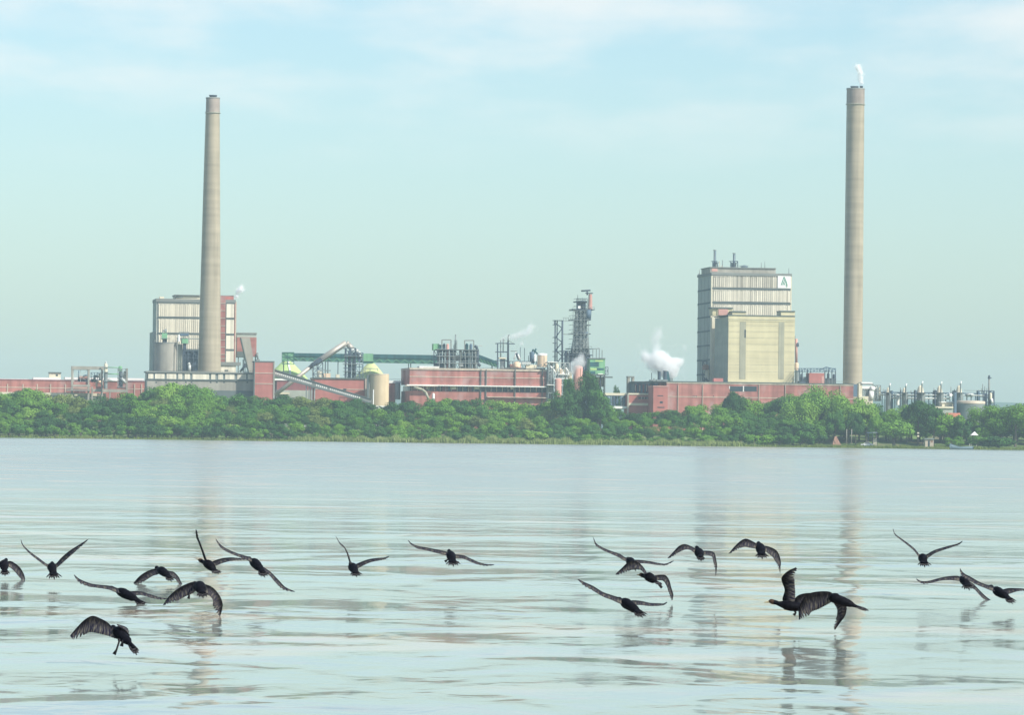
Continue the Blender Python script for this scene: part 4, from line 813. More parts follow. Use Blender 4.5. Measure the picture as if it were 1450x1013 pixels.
leafmat('leaf_mid', (0.078, 0.20, 0.022), (0.145, 0.30, 0.026))
leafmat('leaf_bright', (0.13, 0.28, 0.035), (0.21, 0.37, 0.05))
leafmat('leaf_olive', (0.12, 0.17, 0.04), (0.20, 0.26, 0.06))
leafmat('reed_leaf', (0.28, 0.35, 0.11), (0.42, 0.46, 0.19))
def crown(R, Hc, zb, seed, n, flat=1.0, sz=0.42, lobes=16):
    rs = random.Random(seed); m = M(); L_ = []
    for i in range(lobes):
        a = rs.uniform(0, 6.283); rr = R*math.sqrt(rs.random())*0.72; z = zb + Hc*(0.30+0.52*rs.random()*(1-0.45*(rr/R)**2)); L_.append((Vector((rr*math.cos(a), rr*math.sin(a), z)), R*rs.uniform(0.26, 0.46)))
    for i in range(n):
        c, r = rs.choice(L_); d = Vector((rs.gauss(0, 1), rs.gauss(0, 1), rs.gauss(0, 1)))
        if d.length < 0.01: continue
        d.normalize()
        if d.z < -0.45 and rs.random() < 0.6: d.z = -d.z
        p = c + Vector((d.x*r, d.y*r, d.z*r*0.72*flat))*(rs.random()**0.28)*rs.uniform(0.86, 1.10)
        if p.z < zb*0.5: continue
        nn = (d + Vector((rs.gauss(0, .38), rs.gauss(0, .38), rs.gauss(0, .38)+0.20))).normalized(); u = nn.cross(Vector((rs.gauss(0, 1), rs.gauss(0, 1), rs.gauss(0, 1)))); u.normalize(); v = nn.cross(u); s = sz*rs.uniform(0.55, 1.3)
        m.add([p-u*s*0.6-v*s*0.15, p-v*s*0.5, p+u*s*0.6-v*s*0.05, p+u*s*0.25+v*s*0.45, p-u*s*0.35+v*s*0.4], [(0, 1, 2, 3, 4)])
    return m
def trunk(R, zb, Hc, seed, multi=1):
    rs = random.Random(seed+99); m = M()
    for q in range(multi):
        bx, by = (rs.uniform(-.5, .5), rs.uniform(-.4, .4)) if multi > 1 else (0, 0); p = Vector((bx, by, -0.6)); r = 0.30 if multi == 1 else 0.19
        top = Vector((bx*2+rs.uniform(-.6, .6), by*2, zb+Hc*0.45)); k1 = p.lerp(top, 0.5)+Vector((rs.uniform(-.3, .3), rs.uniform(-.3, .3), 0)); m.bar(p, k1, r, r*0.75, 8); m.bar(k1, top, r*0.75, r*0.4, 8)
        for i in range(5):
            a = rs.uniform(0, 6.28); s = k1.lerp(top, rs.uniform(0.1, 0.9)); e = s+Vector((math.cos(a)*R*0.55, math.sin(a)*R*0.55, Hc*rs.uniform(0.12, 0.3))); m.bar(s, e, r*0.4, r*0.12, 6)
    return m
KINDS = {}
def proto(key, R, Hh, zb, n, sz=0.42, multi=1, lobes=16, flat=1.0, vars_=3):
    KINDS[key] = (R, Hh, [])
    for s in range(vars_):
        sd_ = sum(map(ord, key))*7+s; cm = crown(R, Hh-zb, zb, sd_, n, flat, sz, lobes); tm = trunk(R, zb, Hh-zb, sd_, multi)
        me = bpy.data.meshes.new('crown'); me.from_pydata(cm.v, [], cm.f); zt = sorted(v[2] for v in cm.v)[int(len(cm.v)*0.985)]
        te = bpy.data.meshes.new('trunk'); te.from_pydata(tm.v, [], tm.f); te.materials.append(MATS['bark']); KINDS[key][2].append((me, te, zt))
proto('broad', 5.2, 10, 2.0, 6500, 0.31, vars_=4)
proto('small', 3.4, 6.2, 0.6, 3600, 0.27, vars_=4)
proto('bush', 2.8, 4.0, 0.0, 2600, 0.24, vars_=3, lobes=12)
proto('tall', 5.0, 15, 3.0, 10000, 0.31, vars_=1, lobes=24)
proto('airy', 4.6, 9.5, 1.6, 4600, 0.29, multi=3, vars_=3, lobes=20)
proto('willow', 6.5, 11, 1.2, 9500, 0.29, multi=3, vars_=2, lobes=26)
MC = {}
def tree(kind, px, ytop, Y, leaf, label, group=None, name='tree', wid=1.0, var=None):
    """stands at distance Y; its top reaches photo row ytop"""
    R, Hh, vs = KINDS[kind]; me, te, zt = vs[random.randrange(len(vs)) if var is None else var]
    top = W(px, ytop, Y); g = gh(top.x, Y); s = (top.z-g)/zt
    if s < 0.25: return
    sx = max(0.62, min(1.5, s))*wid
    o = bpy.data.objects.new(name, None); COL.objects.link(o); o.location = (top.x, Y, g-0.05); o.scale = (sx, sx, s); o.rotation_euler = (0, 0, random.uniform(0, 6.28))
    tag(o, label, 'bush' if name == 'bush' else 'tree', group)
    key = (me.name, leaf)
    if key not in MC: c = me.copy(); c.materials.clear(); c.materials.append(MATS[leaf]); MC[key] = c
    a = bpy.data.objects.new('crown', MC[key]); COL.objects.link(a); a.parent = o
    b = bpy.data.objects.new('trunk', te); COL.objects.link(b); b.parent = o
    return o
TOP = [(-90,558),(0,556),(40,553),(70,556),(110,564),(160,563),(190,558),(215,549),(250,545),(285,548),(310,557),(340,561),(375,561),(400,562),(450,564),(500,567),(560,569),(600,566),(650,563),(700,566),(760,571),(800,566),(860,576),(900,584),(940,581),(980,575),(1015,572),(1040,562),(1070,570),(1110,566),(1140,562),(1180,566),(1215,569),(1250,579),(1290,574),(1325,580),(1345,603),(1380,588),(1400,576),(1450,574),(1560,576)]
def ytop(x):
    for (a, ya), (b, yb) in zip(TOP, TOP[1:]):
        if a <= x <= b: return ya+(yb-ya)*(x-a)/(b-a)
    return 570
PLACE = [(120, 'below the far left red shed'), (215, 'below the concrete gantry'), (370, 'below the grey podium'), (530, 'below the sloping conveyor'), (690, 'below the left half of the red hall'), (800, 'below the right half of the red hall'), (930, 'below the dark tower'), (1080, 'below the large boiler house'), (1230, 'below the right chimney'), (1345, 'below the pointed tanks'), (1600, 'below the flare mast')]
def where(px):
    for a, b in PLACE:
        if px < a: return b
ROWN = {0: 'back row', 1: 'second row', 2: 'middle row', 3: 'front row', 4: 'waterside fringe'}
CN = {'leaf_dark': 'dark green', 'leaf_mid': 'mid green', 'leaf_bright': 'light green', 'leaf_olive': 'olive green'}
rows = [(1462, 0.0, 10.5, 'broad'), (1446, 0.20, 9.5, 'broad'), (1431, 0.40, 8.5, 'broad'), (1417, 0.58, 6.6, 'small'), (1405, 0.76, 5.0, 'bush')]
shore = lambda px: 629+(px-725)*0.0122
for ri, (Y, f, step, kd) in enumerate(rows):
    px = -70.0
    while px < 1530:
        yt = ytop(px); y = yt + (shore(px)-4-yt)*f + random.uniform(-3.2, 3.2)*(1 if f else 0.6) + (random.uniform(0, 5) if ri else random.uniform(0, 3))
        skip = False
        if px > 1168 and ri >= 3: skip = True
        if 1168 < px < 1250 and ri == 2: skip = True
        if 1330 < px < 1366 and ri <= 1: y = max(y, 603)
        if not skip:
            c = random.random(); warm = (px < 60 or 200 < px < 300 or 560 < px < 760 or 1100 < px < 1240)
            leaf = 'leaf_bright' if c < (0.20 if warm else 0.06) else 'leaf_mid' if c < (0.62 if warm else 0.46) else 'leaf_olive' if c < (0.72 if warm else 0.60) else 'leaf_dark'
            if ri >= 3 and c > 0.25: leaf = 'leaf_dark' if c > 0.5 else 'leaf_mid'
            k = kd
            if kd == 'broad' and random.random() < 0.3: k = 'airy'
            nm = 'bush' if kd == 'bush' else 'tree'
            lab = f"{CN[leaf]} {'bush' if nm == 'bush' else ('open crowned tree' if k == 'airy' else 'dense crowned tree')}, {ROWN[ri]}, {where(px)}"
            tree(k, px, y, Y+random.uniform(-4, 4)*(0.4 if ri == 4 else 1), leaf, lab, lab.replace('tree', 'trees').replace('bush', 'bushes'), nm, wid=random.uniform(0.92, 1.22))
        px += step*4.1*random.uniform(0.72, 1.2)*(0.62 if ri < 3 else 0.8)
# trees one can tell apart
tree('broad', 832, 529, 1448, 'leaf_dark', 'big dark tree with a high round crown in front of the tall dark tower', wid=0.62, var=1)
tree('tall', 806, 538, 1446, 'leaf_dark', 'narrow dark tree hugging the left side of the big dark tree', wid=0.36)
tree('broad', 815, 553, 1443, 'leaf_dark', 'dark tree filling in under the left side of the big dark tree', wid=0.62, var=2)
tree('broad', 846, 552, 1443, 'leaf_dark', 'dark tree filling in under the right side of the big dark tree', wid=0.62, var=0)
tree('small', 797, 557, 1440, 'leaf_dark', 'rounded dark tree at the lower left of the big dark tree', wid=1.0)
tree('small', 851, 557, 1440, 'leaf_dark', 'rounded dark tree at the lower right of the big dark tree', wid=1.1)
tree('broad', 1038, 557, 1452, 'leaf_dark', 'dark dome shaped tree rising against the strip window of the red wing', wid=0.6)
tree('willow', 1163, 551, 1440, 'leaf_bright', 'largest bright green tree, in front of the right end of the red wing', wid=0.95)
tree('willow', 1200, 563, 1432, 'leaf_bright', 'bright green spreading tree below the foot of the right chimney', wid=0.85)
tree('willow', 1132, 566, 1434, 'leaf_bright', 'light green tree hanging low left of the largest bright green tree', wid=0.8)
tree('broad', 1228, 574, 1430, 'leaf_bright', 'light green tree between the right chimney and the pointed tanks', wid=0.8)
tree('small', 1267, 598, 1409, 'leaf_bright', 'round light green tree standing alone near the grassy shore', wid=1.45)
tree('broad', 1301, 570, 1428, 'leaf_dark', 'dark spreading tree above the small sandy landing', wid=0.9)
tree('broad', 1322, 576, 1424, 'leaf_dark', 'dark tree leaning over the small white kiosk at the landing', wid=0.8)
tree('willow', 1398, 577, 1430, 'leaf_mid', 'broad green tree right of the tiled roof house', wid=0.9)
tree('broad', 1438, 575, 1424, 'leaf_mid', 'green tree at the right edge of the photo', wid=1.0)
tree('small', 1384, 618, 1407, 'leaf_mid', 'low green thicket tree behind the moored boat', wid=1.6)
tree('bush', 1412, 619, 1406.5, 'leaf_dark', 'dark bush at the waterline right of the moored boat', name='bush', wid=1.6)
tree('bush', 1352, 619, 1407, 'leaf_mid', 'green bush above the bow of the moored boat', name='bush', wid=1.2)
tree('small', 1344, 588, 1420, 'leaf_mid', 'green tree covering the left half of the tiled roof house', wid=1.1)
tree('small', 1362, 594, 1420, 'leaf_dark', 'dark tree covering the right end of the tiled roof house', wid=1.0)
tree('broad', 240, 545, 1455, 'leaf_bright', 'bright green tree top in front of the grey podium building', wid=0.9)
tree('broad', 272, 547, 1453, 'leaf_mid', 'broad green tree at the foot of the left chimney', wid=0.95)
tree('broad', 40, 552, 1456, 'leaf_bright', 'bright green tree in front of the far left red shed', wid=0.9)
tree('broad', 1184, 583, 1421, 'leaf_dark', 'dark tree standing over the small red tent', wid=0.6)
tree('broad', 1212, 586, 1421, 'leaf_dark', 'dark tree over the parked white car', wid=0.6)
tree('broad', 1241, 590, 1421, 'leaf_mid', 'green tree just left of the round light green tree', wid=0.5)
tree('broad', 874, 549.5, 1640, 'leaf_dark', 'small dark tree top left of the twin grey posts', wid=0.24)
for i in range(24):  # dark bushes added to hide lit ground, standing in for deep shade
    px = 1168+i*12.4+random.uniform(-3, 3); tree('small', px, random.uniform(598, 606), 1437+random.uniform(-3, 3), 'leaf_dark', 'dark understorey bush added as shade behind the grassy landing', 'bushes added as shade behind the grassy landing', 'bush', wid=random.uniform(1.1, 1.5))
# reeds along the water's edge
def reeds(label, segs, n, hmin, hmax, leaf, seed):
    rs = random.Random(seed); m = M(); ref = W(sum(segs[0])/2, 632, 1401)
    for i in range(n):
        a, b = rs.choice(segs); px = rs.uniform(a, b)+rs.gauss(0, 14); Y = rs.uniform(1399.6, 1404.5); p = W(px, 632, Y); z = max(gh(p.x, Y), -0.1)
        d = noise.noise(Vector((p.x*0.25, seed, 0))); hh = rs.uniform(hmin, hmax)*(0.75+0.7*d)
        an = rs.uniform(0, 3.14); u = Vector((math.cos(an), math.sin(an), 0))*rs.uniform(0.05, 0.13); q = Vector((p.x, Y, z-0.1)); l = Vector((rs.gauss(0, .2), rs.gauss(0, .2), hh))
        m.add([q-u, q+u, q+u*0.8+l*0.6, q+l+Vector((l.x, l.y, 0)), q-u*0.8+l*0.6], [(0, 1, 2, 3, 4)])
    tag(m.build('reeds', MATS[leaf]), label, 'reeds', kind='stuff')
reeds('yellow green reeds along the waterline', [(440, 560), (590, 790), (700, 960), (640, 760), (940, 1040)], 16000, 1.5, 2.9, 'reed_leaf', 3)
reeds('short bank grass and scrub at the shore', [(-20, 440), (540, 640), (1000, 1460), (1170, 1460), (1100, 1340)], 9000, 0.6, 1.5, 'leaf_olive', 4)
# ------------------------------------------------------------------ small things on the shore
GZS = lambda px, Y: gh(W(px, 620, Y).x, Y)
t = T('tent', 'small red peaked tent on the grass under the bright trees', 'tent', 1185, 1412, gz=GZS(1185, 1412), rot=0.2)
a = t.loc(1178.5, 626, 0); b = t.loc(1192, 626, 0); c = t.loc(1185, 618.5, 0); p = t.part('canopy', 'rust')
p.add([(a.x, 0, 0.1), (b.x, 0, 0.1), (b.x, 3, 0.1), (a.x, 3, 0.1), (c.x-0.3, 1.5, c.z), (c.x+0.3, 1.5, c.z)], [(0, 1, 5, 4), (1, 2, 5), (2, 3, 4, 5), (3, 0, 4), (0, 3, 2, 1)]); t.part('door_flap', 'dark_brick').line([(1185, 617.6, 0.1), (1185.5, 626, -0.15)], 0.1, 4)
t.end()
t = T('parked_car', 'white car parked on the grass beside a dark open shelter', 'car', 1228, 1411, gz=GZS(1228, 1411), rot=0.0)
def car(t, x, y0, s=1.0):
    body = t.part('body', 'car_paint'); W_ = 1.75; Lc = 4.1*s
    prof = [(-Lc/2, .35), (-Lc/2, .8), (-Lc*.28, .92), (-Lc*.14, 1.42), (Lc*.22, 1.45), (Lc*.40, .98), (Lc/2, .9), (Lc/2, .35)]
    n = len(prof); vs = [(a, 0, b) for a, b in prof]+[(a, W_, b) for a, b in prof]; body.add(vs, [tuple(range(n)), tuple(range(2*n-1, n-1, -1))]+[(i, n+i, n+(i+1) % n, (i+1) % n) for i in range(n)])
    g = t.part('side_window', 'glass_dark'); g.add([(-Lc*.22, -.01, .95), (Lc*.33, -.01, .98), (Lc*.2, -.01, 1.38), (-Lc*.12, -.01, 1.36)], [(0, 1, 2, 3)])
    for sx in (-.30, .31):
        for yy in (-0.03, W_-0.17): t.part('wheel', 'rubber').lathe((sx*Lc, yy, 0.33), [(0.30, 0), (0.33, 0.04), (0.33, 0.16), (0.30, 0.2)], 14, 'Y')
car(t, 0, 0); t.end()
t = T('open_shelter', 'dark flat roofed open shelter behind the parked white car', 'shelter', 1235, 1416, gz=GZS(1235, 1416), rot=0.05)
t.part('roof', 'steel_blue').box(1228, 1243, 612.4, 613.8, -0.3, 4)
for x in (1229, 1235.4, 1241.4): t.part('post', 'steel_dark').ground(x, x+0.9, 613.6, 0, 0.2)
t.part('back_wall', 'cream_paint').ground(1236, 1242, 621, 2.8, 3.2); t.part('roof_edge', 'white_paint').box(1236, 1242, 612.2, 613.6, -0.45, -0.28); t.end()
t = T('kiosk', 'small cream kiosk under the dark tree at the sandy landing', 'kiosk', 1316, 1411, gz=GZS(1316, 1411), rot=0.1)
t.part('wall', 'pale_line').ground(1310, 1322, 622.5, 0, 2.5); t.part('roof', 'steel_grey').box(1309, 1323, 621, 622.6, -0.4, 2.9); t.part('doorway', 'glass_dark').ground(1314, 1316.6, 624.5, -0.05, 0.1); t.part('shutter', 'rust').box(1318, 1321, 624, 627, -0.06, 0.1); t.end()
t = T('gazebo', 'small white peaked gazebo among the bushes above the moored boat', 'gazebo', 1380, 1418, gz=GZS(1380, 1418), rot=0.1)
c = t.loc(1380, 611.4, 1.4); e = t.loc(1374.8, 616.6, 0); f_ = t.loc(1385.4, 616.6, 0); p = t.part('roof', 'white_paint')
p.add([(e.x, 0, e.z), (f_.x, 0, e.z), (f_.x, 2.8, e.z), (e.x, 2.8, e.z), (c.x, 1.4, c.z)], [(0, 1, 4), (1, 2, 4), (2, 3, 4), (3, 0, 4), (0, 3, 2, 1)])
for q in (e.x+0.1, f_.x-0.1): t.part('post', 'white_paint').box3((q-0.06, 0.1, 0), (q+0.06, 0.22, e.z)); t.part('post', 'white_paint').box3((q-0.06, 2.6, 0), (q+0.06, 2.72, e.z))
t.end()
def boat():
    a = W(1346, 634, 1397); b = W(1378, 635, 1397); Lb = b.x-a.x; o = bpy.data.objects.new('boat', None); COL.objects.link(o); o.location = ((a.x+b.x)/2, 1397, -0.15); tag(o, 'blue grey wooden boat moored at the shore, bow to the left', 'boat')
    n = 14; vs = []; fs = []
    for i in range(n+1):
        s = i/n; x = (s-0.5)*Lb; w_ = 0.95*math.sin(math.pi*min(1, 0.12+s*0.62))**0.6*(1 if s > 0.02 else 0.05); sh = 1.55-0.75*min(1, s*2.4)+0.15*s*s
        for (yy, z) in ((-w_, sh*1.35), (-w_*0.8, sh*0.6), (0, -0.1), (w_*0.8, sh*0.6), (w_, sh*1.35)): vs.append((x-(0.35*(1-s) if z > 0.4 else 0), yy, z))
    for i in range(n):
        for j in range(4): fs.append((i*5+j, i*5+j+1, (i+1)*5+j+1, (i+1)*5+j))
    fs.append((0, 1, 2, 3, 4)); fs.append(tuple(n*5+j for j in range(5))[::-1]); m = M(); m.add(vs, fs, True); h = m.build('hull', MATS['boat_paint'], o); sol = h.modifiers.new('s', 'SOLIDIFY'); sol.thickness = 0.06
    m = M()
    for i in range(n): m.bar(vs[i*5], vs[i*5+5], 0.06); m.bar(vs[i*5+4], vs[i*5+9], 0.06)
    m.build('gunwale', MATS['dark_trim'], o)
    m = M(); m.box3((-Lb*0.1, -0.7, 0.55), (-Lb*0.02, 0.7, 0.62)); m.box3((Lb*0.2, -0.75, 0.55), (Lb*0.28, 0.75, 0.62)); m.build('thwart', MATS['boat_inside'], o)
    m = M(); m.box3((Lb*0.08, -0.45, 0.5), (Lb*0.2, 0.45, 1.15)); m.build('engine_box', MATS['white_paint'], o)
boat()
for i, (x, lab) in enumerate(((1199, 'left pale tree stump post by the red tent'), (1206, 'right pale tree stump post by the red tent'))):
    t = T('wooden_post', lab, 'post', x, 1413, gz=GZS(x, 1413)); t.part('post', 'concrete').line([(x-0.3, 628, 0), (x, 608, 0)], 0.14, 8); t.part('foot', 'bark').box(x-1, x+1, 626.6, 628.4, -0.2, 0.2); t.end()
t = T('sign_post', 'slim dark post with two small white plates left of the kiosk', 'sign', 1300, 1410, gz=GZS(1300, 1410)); t.part('post', 'bark').line([(1300, 630, 0), (1300, 612, 0)], 0.09, 6); q = t.part('plate', 'cream_paint'); q.box(1298.8, 1301.6, 612.6, 614.4, -0.2, -0.12); q.box(1298.8, 1301.6, 617, 619, -0.2, -0.12); t.end()
m = M(); n = 26; vs = [(0, 0, 0)]
c = W(1314, 634, 1402.6)
for i in range(n): a = 6.283*i/n; vs.append((3.9*math.cos(a)*(1+0.15*math.sin(3*a)), 1.5*math.sin(a), 0))
vs = [(x, y, gh(c.x+x, 1402.6+y)-gh(c.x, 1402.6)+0.06) for x, y, z in vs]
mat('beach_sand', (0.55, 0.42, 0.27), var=0.15, scale=0.8); m.add(vs, [(0, i+1, (i+1) % n+1) for i in range(n)]); tag(m.build('beach', MATS['beach_sand'], loc=(c.x, 1402.6, gh(c.x, 1402.6))), kind='structure')

# ------------------------------------------------------------------ steam and haze
def steam(label, blobs, dens, group='white steam over the mill', nscale=0.5, thr=0.42):
    pts = [(W(x, y, Y), r) for x, y, Y, r in blobs]; c = sum((p for p, r in pts), Vector())/len(pts)
    lo = Vector([min(p[i]-r for p, r in pts) for i in range(3)])-c; hi = Vector([max(p[i]+r for p, r in pts) for i in range(3)])-c
    m = M(); m.box3(lo, hi); mt = bpy.data.materials.new('steam'); mt.use_nodes = True; t = mt.node_tree; t.nodes.clear()
    o_ = t.nodes.new('ShaderNodeOutputMaterial'); v = t.nodes.new('ShaderNodeVolumePrincipled'); v.inputs['Color'].default_value = (0.995, 0.995, 0.992, 1); v.inputs['Anisotropy'].default_value = -0.25
    t.links.new(v.outputs[0], o_.inputs['Volume']); tc = t.nodes.new('ShaderNodeTexCoord')
    n = t.nodes.new('ShaderNodeTexNoise'); n.inputs['Scale'].default_value = nscale; n.inputs['Detail'].default_value = 5; n.inputs['Roughness'].default_value = 0.6; t.links.new(tc.outputs['Object'], n.inputs['Vector'])
    tot = None
    for p, r in pts:
        d = t.nodes.new('ShaderNodeVectorMath'); d.operation = 'DISTANCE'; t.links.new(tc.outputs['Object'], d.inputs[0]); d.inputs[1].default_value = p-c
        k = mth('MAXIMUM', mth('SUBTRACT', 1.0, mth('DIVIDE', d.outputs['Value'], r, t), t), 0.0, t); k = mth('MULTIPLY', k, k, t); tot = k if tot is None else mth('ADD', tot, k, t)
    s = mth('ADD', mth('MULTIPLY', mth('MINIMUM', tot, 0.8, t), 1.7, t), mth('MULTIPLY', mth('SUBTRACT', n.outputs[0], 0.62, t), 2.0, t), t)
    t.links.new(mth('MULTIPLY', mth('MINIMUM', mth('MAXIMUM', mth('MULTIPLY', s, 1.1, t), 0.0, t), 1.0, t), dens, t), v.inputs['Density'])
    tag(m.build('steam_plume', mt, loc=c), label, 'steam', group)
steam('large white steam cloud behind the two dark vent stacks', [(938, 512, 1516, 5.4), (946, 521, 1516, 4.6), (942, 518, 1516, 6.0), (952, 522, 1516, 4.2), (925, 514, 1516, 5.0), (932, 504, 1516, 4.2), (955, 515, 1516, 3.4), (949, 528, 1516, 4.6), (940, 526, 1517, 3.4), (913, 505, 1516, 3.4), (962, 512, 1516, 3.0)], 1.1)
steam('thin rising wisp above the large steam cloud', [(930, 492, 1516, 3.4), (928, 480, 1516, 4.0), (933, 470, 1516, 3.6)], 0.22)
steam('small bright steam jet on top of the right chimney', [(1219.5, 117, 1545, 1.7), (1219, 110, 1545, 1.9), (1218, 102, 1545, 2.2), (1215, 95, 1545, 2.2)], 2.5, nscale=0.9)
steam('small white steam puff at the roof corner of the left boiler house', [(335, 420, 1536, 1.4), (338, 412, 1536, 2.2), (342, 408, 1536, 2.0)], 2.5, nscale=0.9)
steam('faint drifting steam above the open steel frame on the mill hall', [(712, 481, 1513, 1.8), (720, 478, 1513, 2.2), (729, 476, 1513, 2.6), (738, 474, 1513, 2.8), (747, 469, 1513, 3.0), (753, 463, 1513, 2.6), (739, 487, 1513, 1.8)], 0.45)
steam('steam billowing at the foot of the tall dark tower', [(812, 518, 1503, 3.2), (818, 512, 1503, 3.4), (824, 506, 1503, 3.0), (809, 527, 1503, 2.4), (822, 516, 1503, 3.0)], 0.4)
def haze():
    m = M(); m.box3((-9500, -420, -4.2), (9500, 7600, 137)); mt = bpy.data.materials.new('haze_air'); mt.use_nodes = True; t = mt.node_tree; t.nodes.clear()
    o_ = t.nodes.new('ShaderNodeOutputMaterial'); v = t.nodes.new('ShaderNodeVolumePrincipled'); t.links.new(v.outputs[0], o_.inputs['Volume'])
    v.inputs['Color'].default_value = (0.70, 0.90, 1.0, 1); v.inputs['Density'].default_value = 0.00011; v.inputs['Anisotropy'].default_value = 0.0
    tag(m.build('haze', mt), kind='stuff')
haze()
# ------------------------------------------------------------------ cormorants over the water
def bird_mats():
    m = bpy.data.materials.new('dark_feathers'); m.use_nodes = True; t = m.node_tree; b = t.nodes['Principled BSDF']
    b.inputs['Roughness'].default_value = 0.7; b.inputs['Specular IOR Level'].default_value = 0.06
    uv = t.nodes.new('ShaderNodeUVMap'); mp = t.nodes.new('ShaderNodeMapping'); mp.inputs['Scale'].default_value = (38, 1.2, 1)
    n = t.nodes.new('ShaderNodeTexNoise'); n.inputs['Scale'].default_value = 1.6; n.inputs['Detail'].default_value = 3
    t.links.new(uv.outputs[0], mp.inputs[0]); t.links.new(mp.outputs[0], n.inputs['Vector'])
    r = t.nodes.new('ShaderNodeValToRGB'); r.color_ramp.elements[0].position = 0.38; r.color_ramp.elements[0].color = (0.003, 0.003, 0.006, 1)
    r.color_ramp.elements[1].position = 0.66; r.color_ramp.elements[1].color = (0.034, 0.031, 0.024, 1); e = r.color_ramp.elements.new(0.5); e.color = (0.008, 0.008, 0.011, 1)
    t.links.new(n.outputs[0], r.inputs[0])
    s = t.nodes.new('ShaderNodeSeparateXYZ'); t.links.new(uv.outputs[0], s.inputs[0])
    q = t.nodes.new('ShaderNodeMapRange'); q.inputs[1].default_value = 0.25; q.inputs[2].default_value = 0.75; q.inputs[3].default_value = 0.7; q.inputs[4].default_value = 4.6; t.links.new(s.outputs[1], q.inputs[0])  # paler flight feathers, raised further to carry light from sky and water
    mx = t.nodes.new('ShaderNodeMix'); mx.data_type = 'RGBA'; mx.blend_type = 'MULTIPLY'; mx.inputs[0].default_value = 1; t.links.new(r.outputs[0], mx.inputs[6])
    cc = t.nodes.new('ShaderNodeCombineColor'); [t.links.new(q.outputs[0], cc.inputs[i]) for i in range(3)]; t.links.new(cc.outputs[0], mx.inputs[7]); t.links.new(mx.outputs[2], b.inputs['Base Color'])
    mat('throat_feathers', (0.06, 0.035, 0.022), var=0.3, scale=20); mat('bill_horn', (0.42, 0.36, 0.22), var=0.1, scale=20); mat('webbed_foot', (0.02, 0.02, 0.022), var=0.1, scale=20)
    mat('body_feathers', (0.006, 0.006, 0.009), var=0.6, scale=25, rough=0.65, spec=0.08)
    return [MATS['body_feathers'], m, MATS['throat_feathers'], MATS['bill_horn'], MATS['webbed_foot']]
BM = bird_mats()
def cr(P, t):
    n = len(P)-1; x = max(0.0, min(0.99999, t))*n; i = int(x); f = x-i
    p0 = P[max(i-1, 0)]; p1 = P[i]; p2 = P[i+1]; p3 = P[min(i+2, n)]
    return tuple(0.5*((2*b)+(-a+c)*f+(2*a-5*b+4*c-d)*f*f+(-a+3*b-3*c+d)*f**3) for a, b, c, d in zip(p0, p1, p2, p3))
def mesh_ob(vs, fs, mi, uvs=None):
    me = bpy.data.meshes.new('bird_tmp'); me.from_pydata(vs, [], fs)
    for m in BM: me.materials.append(m)
    me.polygons.foreach_set('material_index', mi)
    ul = me.uv_layers.new(name='UVMap')
    if uvs:
        for lp in me.loops: ul.data[lp.index].uv = uvs[lp.vertex_index]
    o = bpy.data.objects.new('bird_tmp', me); COL.objects.link(o); return o
def tube(pts, rad, up, mi, n=12, flat=None, mfun=None):
    vs = []; fs = []; ms = []; k = len(pts)
    for j, p in enumerate(pts):
        d = (pts[min(j+1, k-1)]-pts[max(j-1, 0)]).normalized(); s = d.cross(up)
        if s.length < 1e-3: s = Vector((1, 0, 0))
        s.normalize(); u = s.cross(d); rw, rh = rad[j]
        for i in range(n):
            a = 2*math.pi*i/n; vs.append(p + s*(rw*math.cos(a)) + u*(rh*math.sin(a)))
    for j in range(k-1):
        for i in range(n):
            i2 = (i+1) % n; fs.append((j*n+i, j*n+i2, (j+1)*n+i2, (j+1)*n+i)); ms.append(mfun(j/(k-1)) if mfun else mi)
    fs.append(tuple(range(n))[::-1]); ms.append(mfun(0) if mfun else mi); fs.append(tuple(range((k-1)*n, k*n))); ms.append(mi)
    return vs, fs, ms
